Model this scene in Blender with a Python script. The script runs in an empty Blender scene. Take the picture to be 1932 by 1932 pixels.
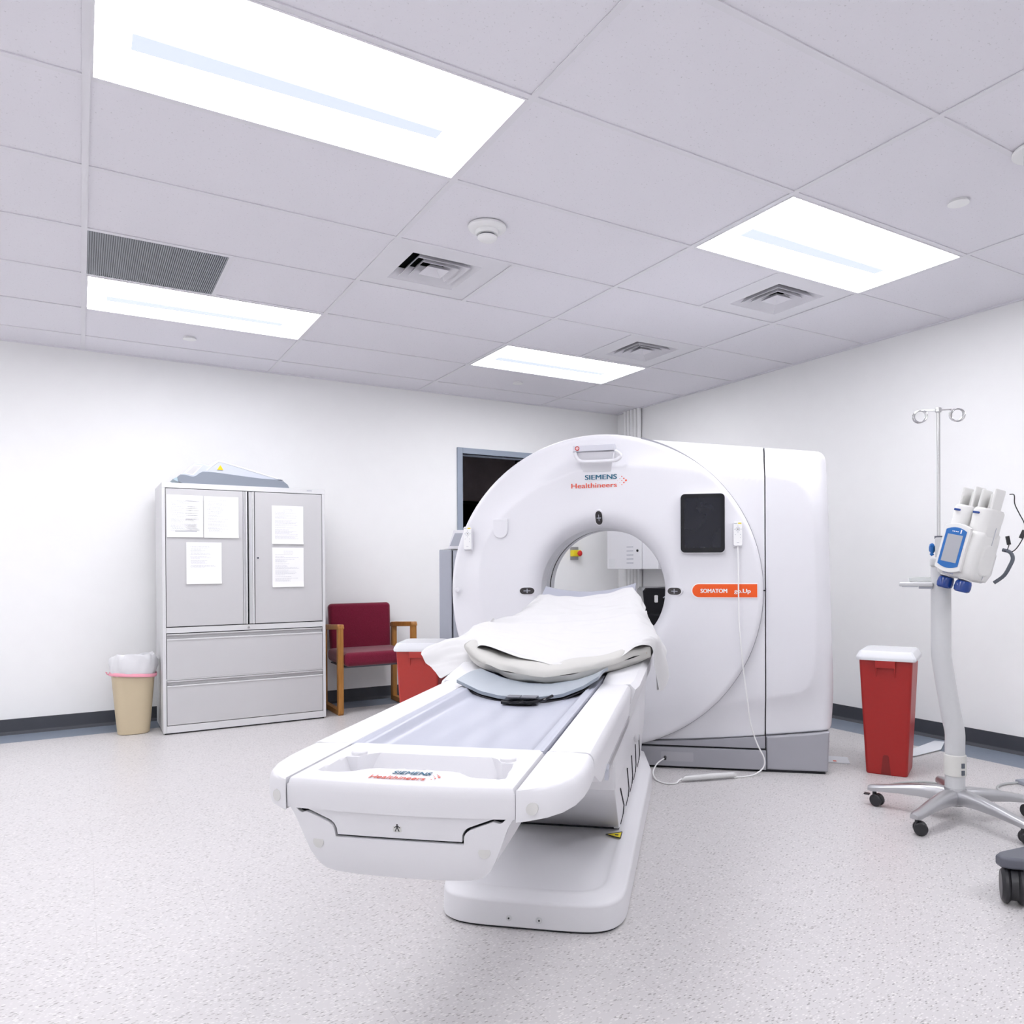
import bpy, bmesh, math, random
from mathutils import Vector, Matrix, noise as mnoise
R = math.radians
random.seed(7)
scene = bpy.context.scene
C = scene.collection

# ------------------------------------------------------------------ camera
F_PX, CX, CY = 1445.133, 1036.062, 1075.594          # focal length and principal point in a 1932 px frame
YAW, PITCH, ROLL = 0.5493, -0.0056, -0.0052
fw = Vector((math.cos(PITCH)*math.sin(YAW), math.cos(PITCH)*math.cos(YAW), math.sin(PITCH)))
rt0 = Vector((math.cos(YAW), -math.sin(YAW), 0)); up0 = rt0.cross(fw)
rt = math.cos(ROLL)*rt0 + math.sin(ROLL)*up0
up = -math.sin(ROLL)*rt0 + math.cos(ROLL)*up0
cam_data = bpy.data.cameras.new('camera'); cam = bpy.data.objects.new('camera', cam_data); C.objects.link(cam)
m = Matrix.Identity(4)
for i in range(3):
    m[i][0] = rt[i]; m[i][1] = up[i]; m[i][2] = -fw[i]
m[0][3], m[1][3], m[2][3] = -0.0265, -2.1217, 1.0926
cam.matrix_world = m
cam_data.sensor_width = 36; cam_data.lens = F_PX/1932*36
cam_data.shift_x = -(CX-966)/1932; cam_data.shift_y = (CY-966)/1932
cam_data.clip_start = 0.05; cam_data.clip_end = 60
scene.camera = cam

# ------------------------------------------------------------------ world, exposure
w = bpy.data.worlds.new('world'); scene.world = w; w.use_nodes = True
w.node_tree.nodes['Background'].inputs[0].default_value = (.6, .65, .8, 1)
w.node_tree.nodes['Background'].inputs[1].default_value = 0.05
scene.view_settings.view_transform = 'Standard'; scene.view_settings.look = 'None'
scene.view_settings.gamma = 1; scene.view_settings.use_curve_mapping = False
scene.view_settings.exposure = 0.58
LAMP = 9.0            # radiance of the troffer diffusers
LAMP_COL = (0.963, 0.966, 1.0)

H, YW, XW = 2.589, 4.029, 4.548
XL, YF = -2.75, -3.75
T = 0.6096

# ------------------------------------------------------------------ materials
def mat(name, col, rough=.5, metal=0, spec=.5, var=.0, vs=8, bump=0, bs=200, coat=0, em=None, ems=0, trans=0, alpha=1):
    M = bpy.data.materials.new(name); M.use_nodes = True
    nt = M.node_tree; b = nt.nodes['Principled BSDF']
    b.inputs['Base Color'].default_value = (*col, 1)
    b.inputs['Roughness'].default_value = rough; b.inputs['Metallic'].default_value = metal
    b.inputs['Specular IOR Level'].default_value = spec
    b.inputs['Coat Weight'].default_value = coat; b.inputs['Coat Roughness'].default_value = .1
    b.inputs['Transmission Weight'].default_value = trans
    b.inputs['Alpha'].default_value = alpha
    if em:
        b.inputs['Emission Color'].default_value = (*em, 1); b.inputs['Emission Strength'].default_value = ems
    tc = nt.nodes.new('ShaderNodeTexCoord')
    n = nt.nodes.new('ShaderNodeTexNoise'); n.inputs['Scale'].default_value = vs; n.inputs['Detail'].default_value = 3
    nt.links.new(tc.outputs['Object'], n.inputs['Vector'])
    if var:
        mx = nt.nodes.new('ShaderNodeMix'); mx.data_type = 'RGBA'
        mx.inputs['A'].default_value = (*[c*(1-var) for c in col], 1)
        mx.inputs['B'].default_value = (*[min(1, c*(1+var)) for c in col], 1)
        nt.links.new(n.outputs['Fac'], mx.inputs['Factor']); nt.links.new(mx.outputs['Result'], b.inputs['Base Color'])
    if bump:
        n2 = nt.nodes.new('ShaderNodeTexNoise'); n2.inputs['Scale'].default_value = bs; n2.inputs['Detail'].default_value = 2
        nt.links.new(tc.outputs['Object'], n2.inputs['Vector'])
        bp = nt.nodes.new('ShaderNodeBump'); bp.inputs['Strength'].default_value = bump; bp.inputs['Distance'].default_value = .002
        nt.links.new(n2.outputs['Fac'], bp.inputs['Height']); nt.links.new(bp.outputs['Normal'], b.inputs['Normal'])
    return M

def emis(name, col, st):
    M = bpy.data.materials.new(name); M.use_nodes = True; nt = M.node_tree
    b = nt.nodes['Principled BSDF']; b.inputs['Base Color'].default_value = (.04, .04, .05, 1)
    b.inputs['Emission Color'].default_value = (*col, 1); b.inputs['Emission Strength'].default_value = st
    return M

def floor_mat():
    M = bpy.data.materials.new('speckled vinyl tile'); M.use_nodes = True; nt = M.node_tree; L = nt.links
    b = nt.nodes['Principled BSDF']
    tc = nt.nodes.new('ShaderNodeTexCoord'); sep = nt.nodes.new('ShaderNodeSeparateXYZ'); L.new(tc.outputs['Object'], sep.inputs[0])
    def math_(op, a, bb=None, c=None):
        n = nt.nodes.new('ShaderNodeMath'); n.operation = op
        for k, v in enumerate((a, bb, c)):
            if v is None: continue
            if isinstance(v, (int, float)): n.inputs[k].default_value = v
            else: L.new(v, n.inputs[k])
        return n.outputs[0]
    def mix(f, a, bb):
        n = nt.nodes.new('ShaderNodeMix'); n.data_type = 'RGBA'
        for nm, v in (('Factor', f), ('A', a), ('B', bb)):
            if isinstance(v, float): n.inputs[nm].default_value = v
            elif isinstance(v, tuple): n.inputs[nm].default_value = (*v, 1)
            else: L.new(v, n.inputs[nm])
        return n.outputs['Result']
    def chips(scale, thr, seed, rot, stretch):
        mp = nt.nodes.new('ShaderNodeMapping'); mp.inputs['Rotation'].default_value = (0, 0, rot)
        mp.inputs['Scale'].default_value = (scale, scale*stretch, scale); mp.inputs['Location'].default_value = (seed, seed*1.7, 0)
        # wobble so that the chips are ragged
        L.new(tc.outputs['Object'], mp.inputs['Vector'])
        v = nt.nodes.new('ShaderNodeTexVoronoi'); v.inputs['Scale'].default_value = 1; v.voronoi_dimensions = '2D'
        L.new(mp.outputs[0], v.inputs['Vector'])
        sp = nt.nodes.new('ShaderNodeSeparateColor'); L.new(v.outputs['Color'], sp.inputs[0])
        keep = math_('GREATER_THAN', sp.outputs[0], thr)
        size = math_('MULTIPLY_ADD', sp.outputs[1], .22, .10)
        near = math_('LESS_THAN', v.outputs['Distance'], size)
        return math_('MULTIPLY', keep, near)
    big = nt.nodes.new('ShaderNodeTexNoise'); big.inputs['Scale'].default_value = 1.3; big.inputs['Detail'].default_value = 2
    L.new(tc.outputs['Object'], big.inputs['Vector'])
    fine = nt.nodes.new('ShaderNodeTexNoise'); fine.inputs['Scale'].default_value = 90; fine.inputs['Detail'].default_value = 3
    L.new(tc.outputs['Object'], fine.inputs['Vector'])
    base = mix(big.outputs['Fac'], (.575, .557, .557), (.61, .588, .592))
    base = mix(math_('MULTIPLY', fine.outputs['Fac'], .30), base, (.51, .488, .495))
    dk = chips(54, .80, 3, .5, 2.6); dk2 = chips(58, .78, 11, -.9, 2.4); lt = chips(60, .62, 7, 1.3, 2.3); lt2 = chips(56, .70, 19, .1, 2.4)
    base = mix(math_('MULTIPLY', dk, .62), base, (.15, .14, .135))
    base = mix(math_('MULTIPLY', dk2, .5), base, (.25, .225, .215))
    base = mix(math_('MULTIPLY', lt, .6), base, (.80, .78, .76))
    base = mix(math_('MULTIPLY', lt2, .5), base, (.76, .73, .74))
    # 12 in tile joints, faint and broken
    def joint(o, off):
        f = math_('FRACT', math_('DIVIDE', math_('ADD', o, 10+off), .3048))
        d = math_('ABSOLUTE', math_('SUBTRACT', f, .5))
        return math_('GREATER_THAN', d, .4975)
    j = math_('MAXIMUM', joint(sep.outputs[0], .052), joint(sep.outputs[1], .02))
    jn = nt.nodes.new('ShaderNodeTexNoise'); jn.inputs['Scale'].default_value = 1.6; L.new(tc.outputs['Object'], jn.inputs['Vector'])
    j = math_('MULTIPLY', j, math_('MULTIPLY', math_('GREATER_THAN', jn.outputs['Fac'], .50), .32))
    base = mix(j, base, (.30, .27, .27))
    # slate blue border tiles along the walls
    bn = nt.nodes.new('ShaderNodeTexNoise'); bn.inputs['Scale'].default_value = 45; L.new(tc.outputs['Object'], bn.inputs['Vector'])
    blue = mix(bn.outputs['Fac'], (.19, .225, .285), (.25, .285, .345))
    bm_ = math_('MAXIMUM', math_('GREATER_THAN', sep.outputs[0], 4.245), math_('GREATER_THAN', sep.outputs[1], 3.735))
    L.new(mix(bm_, base, blue), b.inputs['Base Color'])
    b.inputs['Roughness'].default_value = .33; b.inputs['Specular IOR Level'].default_value = .42
    rn = nt.nodes.new('ShaderNodeTexNoise'); rn.inputs['Scale'].default_value = 30; L.new(tc.outputs['Object'], rn.inputs['Vector'])
    bp = nt.nodes.new('ShaderNodeBump'); bp.inputs['Strength'].default_value = .05; bp.inputs['Distance'].default_value = .004
    L.new(rn.outputs['Fac'], bp.inputs['Height']); L.new(bp.outputs['Normal'], b.inputs['Normal'])
    return M

def tile_mat():
    M = bpy.data.materials.new('fissured ceiling tile'); M.use_nodes = True; nt = M.node_tree; L = nt.links
    b = nt.nodes['Principled BSDF']; b.inputs['Roughness'].default_value = .95; b.inputs['Specular IOR Level'].default_value = .1
    tc = nt.nodes.new('ShaderNodeTexCoord')
    n = nt.nodes.new('ShaderNodeTexNoise'); n.inputs['Scale'].default_value = 120; n.inputs['Detail'].default_value = 3
    L.new(tc.outputs['Object'], n.inputs['Vector'])
    r = nt.nodes.new('ShaderNodeValToRGB'); r.color_ramp.elements[0].position = .24; r.color_ramp.elements[1].position = .36
    r.color_ramp.elements[0].color = (.60, .59, .62, 1); r.color_ramp.elements[1].color = (.815, .80, .85, 1)
    L.new(n.outputs['Fac'], r.inputs[0]); L.new(r.outputs[0], b.inputs['Base Color'])
    bp = nt.nodes.new('ShaderNodeBump'); bp.inputs['Strength'].default_value = .10; bp.inputs['Distance'].default_value = .001
    L.new(n.outputs['Fac'], bp.inputs['Height']); L.new(bp.outputs['Normal'], b.inputs['Normal'])
    return M

def fabric_mat(name, a, bcol, s=350):
    M = bpy.data.materials.new(name); M.use_nodes = True; nt = M.node_tree; L = nt.links
    b = nt.nodes['Principled BSDF']; b.inputs['Roughness'].default_value = .9; b.inputs['Specular IOR Level'].default_value = .15
    b.inputs['Sheen Weight'].default_value = .3
    tc = nt.nodes.new('ShaderNodeTexCoord'); n = nt.nodes.new('ShaderNodeTexNoise'); n.inputs['Scale'].default_value = s; n.inputs['Detail'].default_value = 2
    L.new(tc.outputs['Object'], n.inputs['Vector'])
    r = nt.nodes.new('ShaderNodeValToRGB'); r.color_ramp.elements[0].position = .35; r.color_ramp.elements[1].position = .65
    r.color_ramp.elements[0].color = (*a, 1); r.color_ramp.elements[1].color = (*bcol, 1)
    L.new(n.outputs['Fac'], r.inputs[0]); L.new(r.outputs[0], b.inputs['Base Color'])
    return M

def wood_mat():
    M = bpy.data.materials.new('honey oak'); M.use_nodes = True; nt = M.node_tree; L = nt.links
    b = nt.nodes['Principled BSDF']; b.inputs['Roughness'].default_value = .42
    tc = nt.nodes.new('ShaderNodeTexCoord'); mp = nt.nodes.new('ShaderNodeMapping'); mp.inputs['Scale'].default_value = (18, 18, 2)
    L.new(tc.outputs['Object'], mp.inputs[0])
    n = nt.nodes.new('ShaderNodeTexNoise'); n.inputs['Scale'].default_value = 4; n.inputs['Detail'].default_value = 5; L.new(mp.outputs[0], n.inputs['Vector'])
    r = nt.nodes.new('ShaderNodeValToRGB'); r.color_ramp.elements[0].position = .3; r.color_ramp.elements[1].position = .7
    r.color_ramp.elements[0].color = (.30, .125, .022, 1); r.color_ramp.elements[1].color = (.47, .215, .05, 1)
    L.new(n.outputs['Fac'], r.inputs[0]); L.new(r.outputs[0], b.inputs['Base Color'])
    return M

WALL = mat('painted wall', (.89, .89, .89), .85, spec=.2, var=.015, bump=.08, bs=160)
TILE = tile_mat()
TBAR = mat('white ceiling grid steel', (.78, .77, .81), .5, spec=.3, var=.02)
FLOOR = floor_mat()
BASEB = mat('charcoal cove base', (.050, .054, .066), .5, var=.08)
DOORF = mat('blue grey door frame paint', (.30, .345, .42), .45, var=.02)
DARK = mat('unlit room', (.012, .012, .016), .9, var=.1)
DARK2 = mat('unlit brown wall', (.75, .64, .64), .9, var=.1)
SHELL = mat('white scanner shell', (.755, .75, .785), .34, spec=.45, var=.008, vs=3)
SHELL2 = mat('white table plastic', (.70, .695, .72), .38, spec=.45, var=.008, vs=3, bump=.05, bs=500)
PLINTH = mat('grey plinth paint', (.36, .36, .395), .45, var=.03, bump=.05, bs=600)
GREYP = mat('cool grey panel', (.38, .395, .45), .5, var=.03)
GAP = mat('shadow gap rubber', (.012, .012, .016), .8, var=.1)
BLACK = mat('black glass', (.006, .006, .009), .09, spec=.35, var=.1)
BLACKM = mat('black plastic', (.018, .018, .021), .38, var=.1)
SCREEN = mat('dark display', (.008, .009, .016), .14, spec=.4, var=.08)
TEAL = mat('teal print', (.0, .105, .19), .5, var=.02)
ORANGE = mat('orange red print', (.74, .075, .03), .5, var=.02)
BADGE = mat('orange badge', (.84, .095, .003), .4, var=.02)
RED = mat('red print', (.55, .05, .04), .5, var=.02)
WPRINT = mat('white print', (.88, .88, .88), .5, var=.01)
GPRINT = mat('pale grey print', (.45, .46, .52), .6, var=.05)
YEL = mat('yellow label', (.80, .66, .02), .5, var=.03)
LASER = mat('laser window smoked glass', (.05, .045, .045), .15, var=.3, vs=60)
CHROME = mat('polished steel', (.62, .62, .62), .18, 1, var=.03)
ALU = mat('satin aluminium', (.50, .50, .515), .34, .9, var=.03)
CABG = mat('light grey cabinet enamel', (.565, .56, .57), .42, var=.012, bump=.04, bs=500)
CABF = mat('light grey cabinet frame', (.68, .68, .69), .4, var=.012)
PAPER = mat('white paper', (.90, .90, .90), .8, spec=.1, var=.01)
SHEET = mat('white disposable sheet', (.61, .605, .61), .75, spec=.15, var=.01, bump=.5, bs=22)
PILLOW = mat('off white paper pillow', (.50, .492, .47), .6, spec=.25, var=.05, bump=.8, bs=14)
MATM = mat('lavender grey vinyl', (.43, .445, .52), .30, spec=.5, var=.02, bump=.15, bs=14)
PLATE = mat('blue grey headrest pad', (.27, .305, .35), .35, spec=.5, var=.03)
MAROON = fabric_mat('crimson upholstery', (.125, .0045, .02), (.205, .011, .04))
WOOD = wood_mat()
REDP = mat('red sharps plastic', (.36, .016, .014), .38, spec=.45, var=.05, vs=60, bump=.1, bs=400)
LIDP = mat('frosted white lid', (.76, .77, .80), .25, spec=.5, var=.02)
BEIGE = mat('beige plastic', (.58, .485, .33), .5, var=.03, bump=.05, bs=300)
BAG = mat('translucent white bag', (.80, .80, .82), .3, spec=.5, var=.03, bump=.8, bs=14, trans=.12)
PINK = mat('pink drawstring', (.86, .36, .45), .5, var=.03)
INJ = mat('ivory injector plastic', (.76, .755, .74), .34, var=.01)
COLM = mat('light grey column paint', (.60, .605, .615), .35, var=.015)
BLUE = mat('bright blue bezel', (.0, .125, .43), .35, var=.03)
NAVY = mat('navy translucent knob', (.008, .045, .24), .15, spec=.6, var=.15)
LCD = mat('grey lcd', (.38, .39, .42), .4, var=.03)
HOSE = mat('slate hose', (.11, .125, .15), .4, var=.05)
CORDW = mat('white cord', (.84, .84, .84), .4, var=.01)
CORDG = mat('grey cord', (.42, .43, .43), .4, var=.02)
SLATE = mat('slate cart plastic', (.10, .105, .13), .4, var=.04)
GRILLE = mat('grey perforated steel', (.27, .285, .31), .45, .3, var=.04)
CLEAR = mat('clear plastic', (.85, .87, .86), .1, spec=.6, var=.01, trans=.6)
LAMPM = emis('lit diffuser', LAMP_COL, LAMP)
LAMPB = emis('dimmer centre baffle', (.50, .545, .65), 1.0)

# ------------------------------------------------------------------ mesh helpers
def bm_new(): return bmesh.new()
def join(dst, src, M=None):
    me = bpy.data.meshes.new('tmp'); src.to_mesh(me); src.free()
    if M is not None: me.transform(M)
    dst.from_mesh(me); bpy.data.meshes.remove(me)
def add_box(bm, x0, x1, y0, y1, z0, z1, bev=0, seg=2, M=None):
    t = bmesh.new(); bmesh.ops.create_cube(t, size=1)
    for v in t.verts: v.co = Vector(((x0+x1)/2+v.co.x*(x1-x0), (y0+y1)/2+v.co.y*(y1-y0), (z0+z1)/2+v.co.z*(z1-z0)))
    if bev: bmesh.ops.bevel(t, geom=t.edges[:], offset=bev, segments=seg, affect='EDGES', profile=.5)
    join(bm, t, M)
def frame_of(d):
    d = d.normalized(); a = Vector((0, 0, 1)) if abs(d.z) < .9 else Vector((1, 0, 0))
    u = d.cross(a).normalized(); return u, d.cross(u).normalized()
def add_tube(bm, pts, r, seg=8, closed=False, caps=True, sx=1.0):
    pts = [Vector(p) for p in pts]; n = len(pts); rings = []
    rr = r if isinstance(r, (list, tuple)) else [r]*n
    pu = None
    for i, p in enumerate(pts):
        a = pts[(i-1) % n] if (closed or i > 0) else p
        b = pts[(i+1) % n] if (closed or i < n-1) else p
        d = (b-a).normalized()
        if pu is None: u, v = frame_of(d)
        else:
            u = (pu-d*pu.dot(d)).normalized(); v = d.cross(u)
        pu = u
        rings.append([bm.verts.new(p+u*math.cos(t)*rr[i]*sx+v*math.sin(t)*rr[i]) for t in [2*math.pi*k/seg for k in range(seg)]])
    m_ = n if closed else n-1
    for i in range(m_):
        A, B = rings[i], rings[(i+1) % n]
        for k in range(seg): bm.faces.new((A[k], A[(k+1) % seg], B[(k+1) % seg], B[k]))
    if caps and not closed: bm.faces.new(rings[0][::-1]); bm.faces.new(rings[-1])
def add_cyl(bm, p0, p1, r, r2=None, seg=20, bev=0):
    p0, p1 = Vector(p0), Vector(p1)
    if not bev: add_tube(bm, [p0, p1], [r, r if r2 is None else r2], seg); return
    d = (p1-p0).normalized(); r2 = r if r2 is None else r2
    add_tube(bm, [p0, p0+d*bev, p1-d*bev, p1], [r-bev, r, r2, r2-bev], seg)
def smooth_path(pts, n=6):
    pts = [Vector(p) for p in pts]; out = []
    for i in range(len(pts)-1):
        p0 = pts[max(i-1, 0)]; p1 = pts[i]; p2 = pts[i+1]; p3 = pts[min(i+2, len(pts)-1)]
        for k in range(n):
            t = k/n
            out.append(.5*((2*p1)+(-p0+p2)*t+(2*p0-5*p1+4*p2-p3)*t*t+(-p0+3*p1-3*p2+p3)*t**3))
    out.append(pts[-1]); return out
def add_prism(bm, poly, fa, fb, bev=0, seg=2):
    """poly: list of 2D points; fa/fb map a 2D point to the two 3D end faces"""
    t = bmesh.new()
    A = [t.verts.new(fa(*p)) for p in poly]; B = [t.verts.new(fb(*p)) for p in poly]; n = len(poly)
    fs = [t.faces.new(A), t.faces.new(B[::-1])]
    for i in range(n): t.faces.new((A[(i+1) % n], A[i], B[i], B[(i+1) % n]))
    bmesh.ops.recalc_face_normals(t, faces=t.faces[:])
    if bev:
        e = [e for f in fs for e in f.edges]
        bmesh.ops.bevel(t, geom=list(set(e)), offset=bev, segments=seg, affect='EDGES', profile=.5)
    join(bm, t)
def add_lathe(bm, prof, c, axis='z', seg=48, close=False):
    """prof: (radius, height) list turned about the axis through c"""
    c = Vector(c); rings = []
    for r, h in prof:
        ring = []
        for k in range(seg):
            a = 2*math.pi*k/seg
            if axis == 'z': v = Vector((r*math.cos(a), r*math.sin(a), h))
            elif axis == 'y': v = Vector((r*math.cos(a), h, r*math.sin(a)))
            else: v = Vector((h, r*math.cos(a), r*math.sin(a)))
            ring.append(bm.verts.new(c+v))
        rings.append(ring)
    n = len(rings)
    for i in range(n if close else n-1):
        A, B = rings[i], rings[(i+1) % n]
        for k in range(seg): bm.faces.new((A[k], A[(k+1) % seg], B[(k+1) % seg], B[k]))
    if not close:
        if prof[0][0] > 1e-6: bm.faces.new(rings[0][::-1])
        if prof[-1][0] > 1e-6: bm.faces.new(rings[-1])
def add_grid(bm, f, nu, nv, closed_u=False):
    V = [[bm.verts.new(f(i/nu, j/nv)) for j in range(nv+1)] for i in range(nu if closed_u else nu+1)]
    N = len(V)
    for i in range(nu):
        for j in range(nv):
            A, B = V[i % N], V[(i+1) % N]
            bm.faces.new((A[j], B[j], B[j+1], A[j+1]))
    return V
def solid_grid(bm, f, nu, nv, off):
    V = [[bm.verts.new(f(i/nu, j/nv)) for j in range(nv+1)] for i in range(nu+1)]
    off = Vector(off); B = [[bm.verts.new(v.co+off) for v in r_] for r_ in V]
    for i in range(nu):
        for j in range(nv):
            bm.faces.new((V[i][j], V[i+1][j], V[i+1][j+1], V[i][j+1])); bm.faces.new((B[i][j], B[i][j+1], B[i+1][j+1], B[i+1][j]))
    for i in range(nu):
        for j in (0, nv): bm.faces.new((V[i][j], V[i+1][j], B[i+1][j], B[i][j]))
    for j in range(nv):
        for i in (0, nu): bm.faces.new((V[i][j], V[i][j+1], B[i][j+1], B[i][j]))
def rrect(x0, x1, z0, z1, r, seg=5):
    out = []
    for cx, cz, a0 in ((x1-r, z1-r, 0), (x0+r, z1-r, 90), (x0+r, z0+r, 180), (x1-r, z0+r, 270)):
        for k in range(seg+1):
            a = R(a0+90*k/seg); out.append((cx+r*math.cos(a), cz+r*math.sin(a)))
    return out
def plate(bm, poly, y0, y1, bev=0):      # 2D (x,z) outline given thickness along y
    add_prism(bm, poly, lambda x, z: (x, y0, z), lambda x, z: (x, y1, z), bev)

def loft(bm, rings, cap0=True, cap1=False, close=True):
    V = [[bm.verts.new(p) for p in r_] for r_ in rings]; n = len(V[0])
    for i in range(len(V)-1):
        for k in range(n): bm.faces.new((V[i][k], V[i][(k+1) % n], V[i+1][(k+1) % n], V[i+1][k]))
    if cap0: bm.faces.new(V[0][::-1])
    if cap1: bm.faces.new(V[-1])
    return V
def obj(name, bm, m, parent=None, sharp=38, flat=False):
    bmesh.ops.recalc_face_normals(bm, faces=bm.faces[:])
    if parent is not None and 'off' in parent:
        o_ = parent['off']; bmesh.ops.translate(bm, verts=bm.verts[:], vec=(-o_[0], -o_[1], -o_[2]))
    me = bpy.data.meshes.new(name); bm.to_mesh(me); bm.free()
    o = bpy.data.objects.new(name, me); C.objects.link(o)
    for mm in (m if isinstance(m, (list, tuple)) else [m]): me.materials.append(mm)
    if not flat:
        me.polygons.foreach_set('use_smooth', [True]*len(me.polygons)); me.set_sharp_from_angle(angle=R(sharp))
        wn = o.modifiers.new('weighted normals', 'WEIGHTED_NORMAL'); wn.keep_sharp = True; wn.weight = 60
    if parent is not None:
        o.parent = parent
    return o
def sub(name, bm, m, part, root, **k):   # a sub-part: built in the root's coordinates, parented to a part
    o = obj(name, bm, m, root, **k); o.parent = part; return o
def tag(o, label, cat, group=None):
    o['label'] = label; o['category'] = cat
    if group: o['group'] = group
    return o
def thing(name, label, cat, loc=(0, 0, 0), rz=0, group=None, off=None):
    o = bpy.data.objects.new(name, None); C.objects.link(o); o.location = loc; o.rotation_euler = (0, 0, rz)
    o.empty_display_size = .1
    if off: o['off'] = off
    return tag(o, label, cat, group)
def struct(name, bm, m, **k):
    o = obj(name, bm, m, **k); o['kind'] = 'structure'; return o
def text_bm(body, size, weight=0, thick=.0006, shear=0, xs=1.0):
    cu = bpy.data.curves.new('t', 'FONT'); cu.body = body; cu.size = size; cu.offset = weight; cu.extrude = thick; cu.shear = shear
    cu.align_x = 'LEFT'; cu.resolution_u = 4
    o = bpy.data.objects.new('t', cu); C.objects.link(o)
    dg = bpy.context.evaluated_depsgraph_get(); me = bpy.data.meshes.new_from_object(o.evaluated_get(dg))
    bpy.data.objects.remove(o); bpy.data.curves.remove(cu)
    bm = bmesh.new(); bm.from_mesh(me); bpy.data.meshes.remove(me)
    xsv = [v.co.x for v in bm.verts]; w0, w1 = min(xsv), max(xsv)
    for v in bm.verts: v.co.x = (v.co.x-w0)*xs
    return bm, (w1-w0)*xs
def text_to(bm, body, width, height, origin, ux, uz, weight=0, thick=.0006, bold=.035):
    """lettering of a given width and capital height laid along ux / uz from origin"""
    t, w0 = text_bm(body, 1.0, weight*1.0, 0)
    zs = [v.co.y for v in t.verts]; cap = .73
    o = Vector(origin); ux = Vector(ux).normalized(); uz = Vector(uz).normalized()
    for v in t.verts: v.co = o+ux*(v.co.x/w0*width)+uz*(v.co.y/cap*height)
    for k in range(3 if bold else 1):
        t2 = t.copy(); bmesh.ops.translate(t2, verts=t2.verts[:], vec=ux*(k-1)*bold*height+ux.cross(uz)*.00025*k)
        join(bm, t2)
    t.free()
def wrap_copy(root, loc, rz, label):
    r_ = root.copy(); C.objects.link(r_); r_.location = loc; r_.rotation_euler = (0, 0, rz)
    r_['label'] = label
    for ch in root.children:
        c = ch.copy(); C.objects.link(c); c.parent = r_
        for g in ch.children:
            d = g.copy(); C.objects.link(d); d.parent = c
    return r_

# ================================================================== ROOM
bm = bm_new(); add_box(bm, XL, XW, YF, YW, -.1, 0); struct('floor', bm, FLOOR, flat=True)
DX0, DX1, DZ = 2.845, 3.70, 2.085
bm = bm_new()
add_box(bm, XL, DX0, YW, YW+.12, 0, 3.0); add_box(bm, DX1, XW+.12, YW, YW+.12, 0, 3.0); add_box(bm, DX0, DX1, YW, YW+.12, DZ, 3.0)
struct('wall_back', bm, WALL, flat=True)
bm = bm_new(); add_box(bm, XW, XW+.12, YF-.12, YW, 0, 3.0); struct('wall_right', bm, WALL, flat=True)
bm = bm_new(); add_box(bm, XL-.12, XL, YF-.12, YW+.12, 0, 3.0); struct('wall_left', bm, WALL, flat=True)
bm = bm_new(); add_box(bm, XL, XW, YF-.12, YF, 0, 3.0); struct('wall_front', bm, WALL, flat=True)
# cove base
def cove(name, a, b, nrm):
    bm = bm_new(); a, b, nrm = Vector(a), Vector(b), Vector(nrm)
    prof = [(0, 0), (.022, 0), (.020, .004), (.009, .012), (.005, .022), (.0045, .098), (.003, .1016), (0, .1016)]
    add_prism(bm, prof, lambda d, z: a+nrm*d+Vector((0, 0, z)), lambda d, z: b+nrm*d+Vector((0, 0, z)))
    return struct(name, bm, BASEB)
cove('baseboard_back', (XL, YW, 0), (DX0-.055, YW, 0), (0, -1, 0))
cove('baseboard_corner', (DX1+.055, YW, 0), (XW, YW, 0), (0, -1, 0))
cove('baseboard_right', (XW, YF, 0), (XW, YW, 0), (-1, 0, 0))
cove('baseboard_left', (XL, YF, 0), (XL, YW, 0), (1, 0, 0))
cove('baseboard_front', (XL, YF, 0), (XW, YF, 0), (0, 1, 0))
# doorway to the unlit room
door = bpy.data.objects.new('door_1', None); C.objects.link(door); door.location = (DX0, YW, 0); door['kind'] = 'structure'
door['off'] = (DX0, YW, 0)
bm = bm_new()
for x0, x1 in ((DX0-.05, DX0), (DX1, DX1+.05)): add_box(bm, x0, x1, YW-.018, YW+.14, 0, DZ+.05, .003)
add_box(bm, DX0, DX1, YW-.018, YW+.14, DZ, DZ+.05, .003)
add_box(bm, DX0, DX0+.014, YW+.035, YW+.075, 0, DZ-.014, .002); add_box(bm, DX0, DX1, YW+.035, YW+.075, DZ-.014, DZ, .002)
obj('door_frame', bm, DOORF, door)
bm = bm_new(); add_box(bm, 3.42, 3.66, YW+.01, YW+.05, DZ-.075, DZ-.030, .006); obj('door_closer', bm, ALU, door)
bm = bm_new()
X0, X1, Y0, Y1 = DX0-.4, DX1+.9, YW+.125, YW+2.2
add_box(bm, X0-.05, X0, Y0, Y1, 0, 2.6); add_box(bm, X1, X1+.05, Y0, Y1, 0, 2.6); add_box(bm, X0, X1, Y0, Y1, -.05, 0); add_box(bm, X0, X1, Y0, Y1, 2.6, 2.65)
add_box(bm, X0, 3.05, Y1-.5, Y1, 0, 2.6)
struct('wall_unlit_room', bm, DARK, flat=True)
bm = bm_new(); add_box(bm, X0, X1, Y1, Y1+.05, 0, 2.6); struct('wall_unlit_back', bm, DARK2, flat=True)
sh = thing('wall_screen', 'dark rectangular screen on the wall of the unlit room beyond the doorway', 'screen', (3.95, Y1-.04, 1.55))
bm = bm_new(); add_box(bm, -.42, .42, -.03, .035, -.30, .32, .01); obj('screen_frame', bm, DARK, sh)
bm = bm_new(); add_box(bm, -.38, .38, -.034, -.029, -.26, .28); obj('screen_glass', bm, BLACK, sh)

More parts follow.
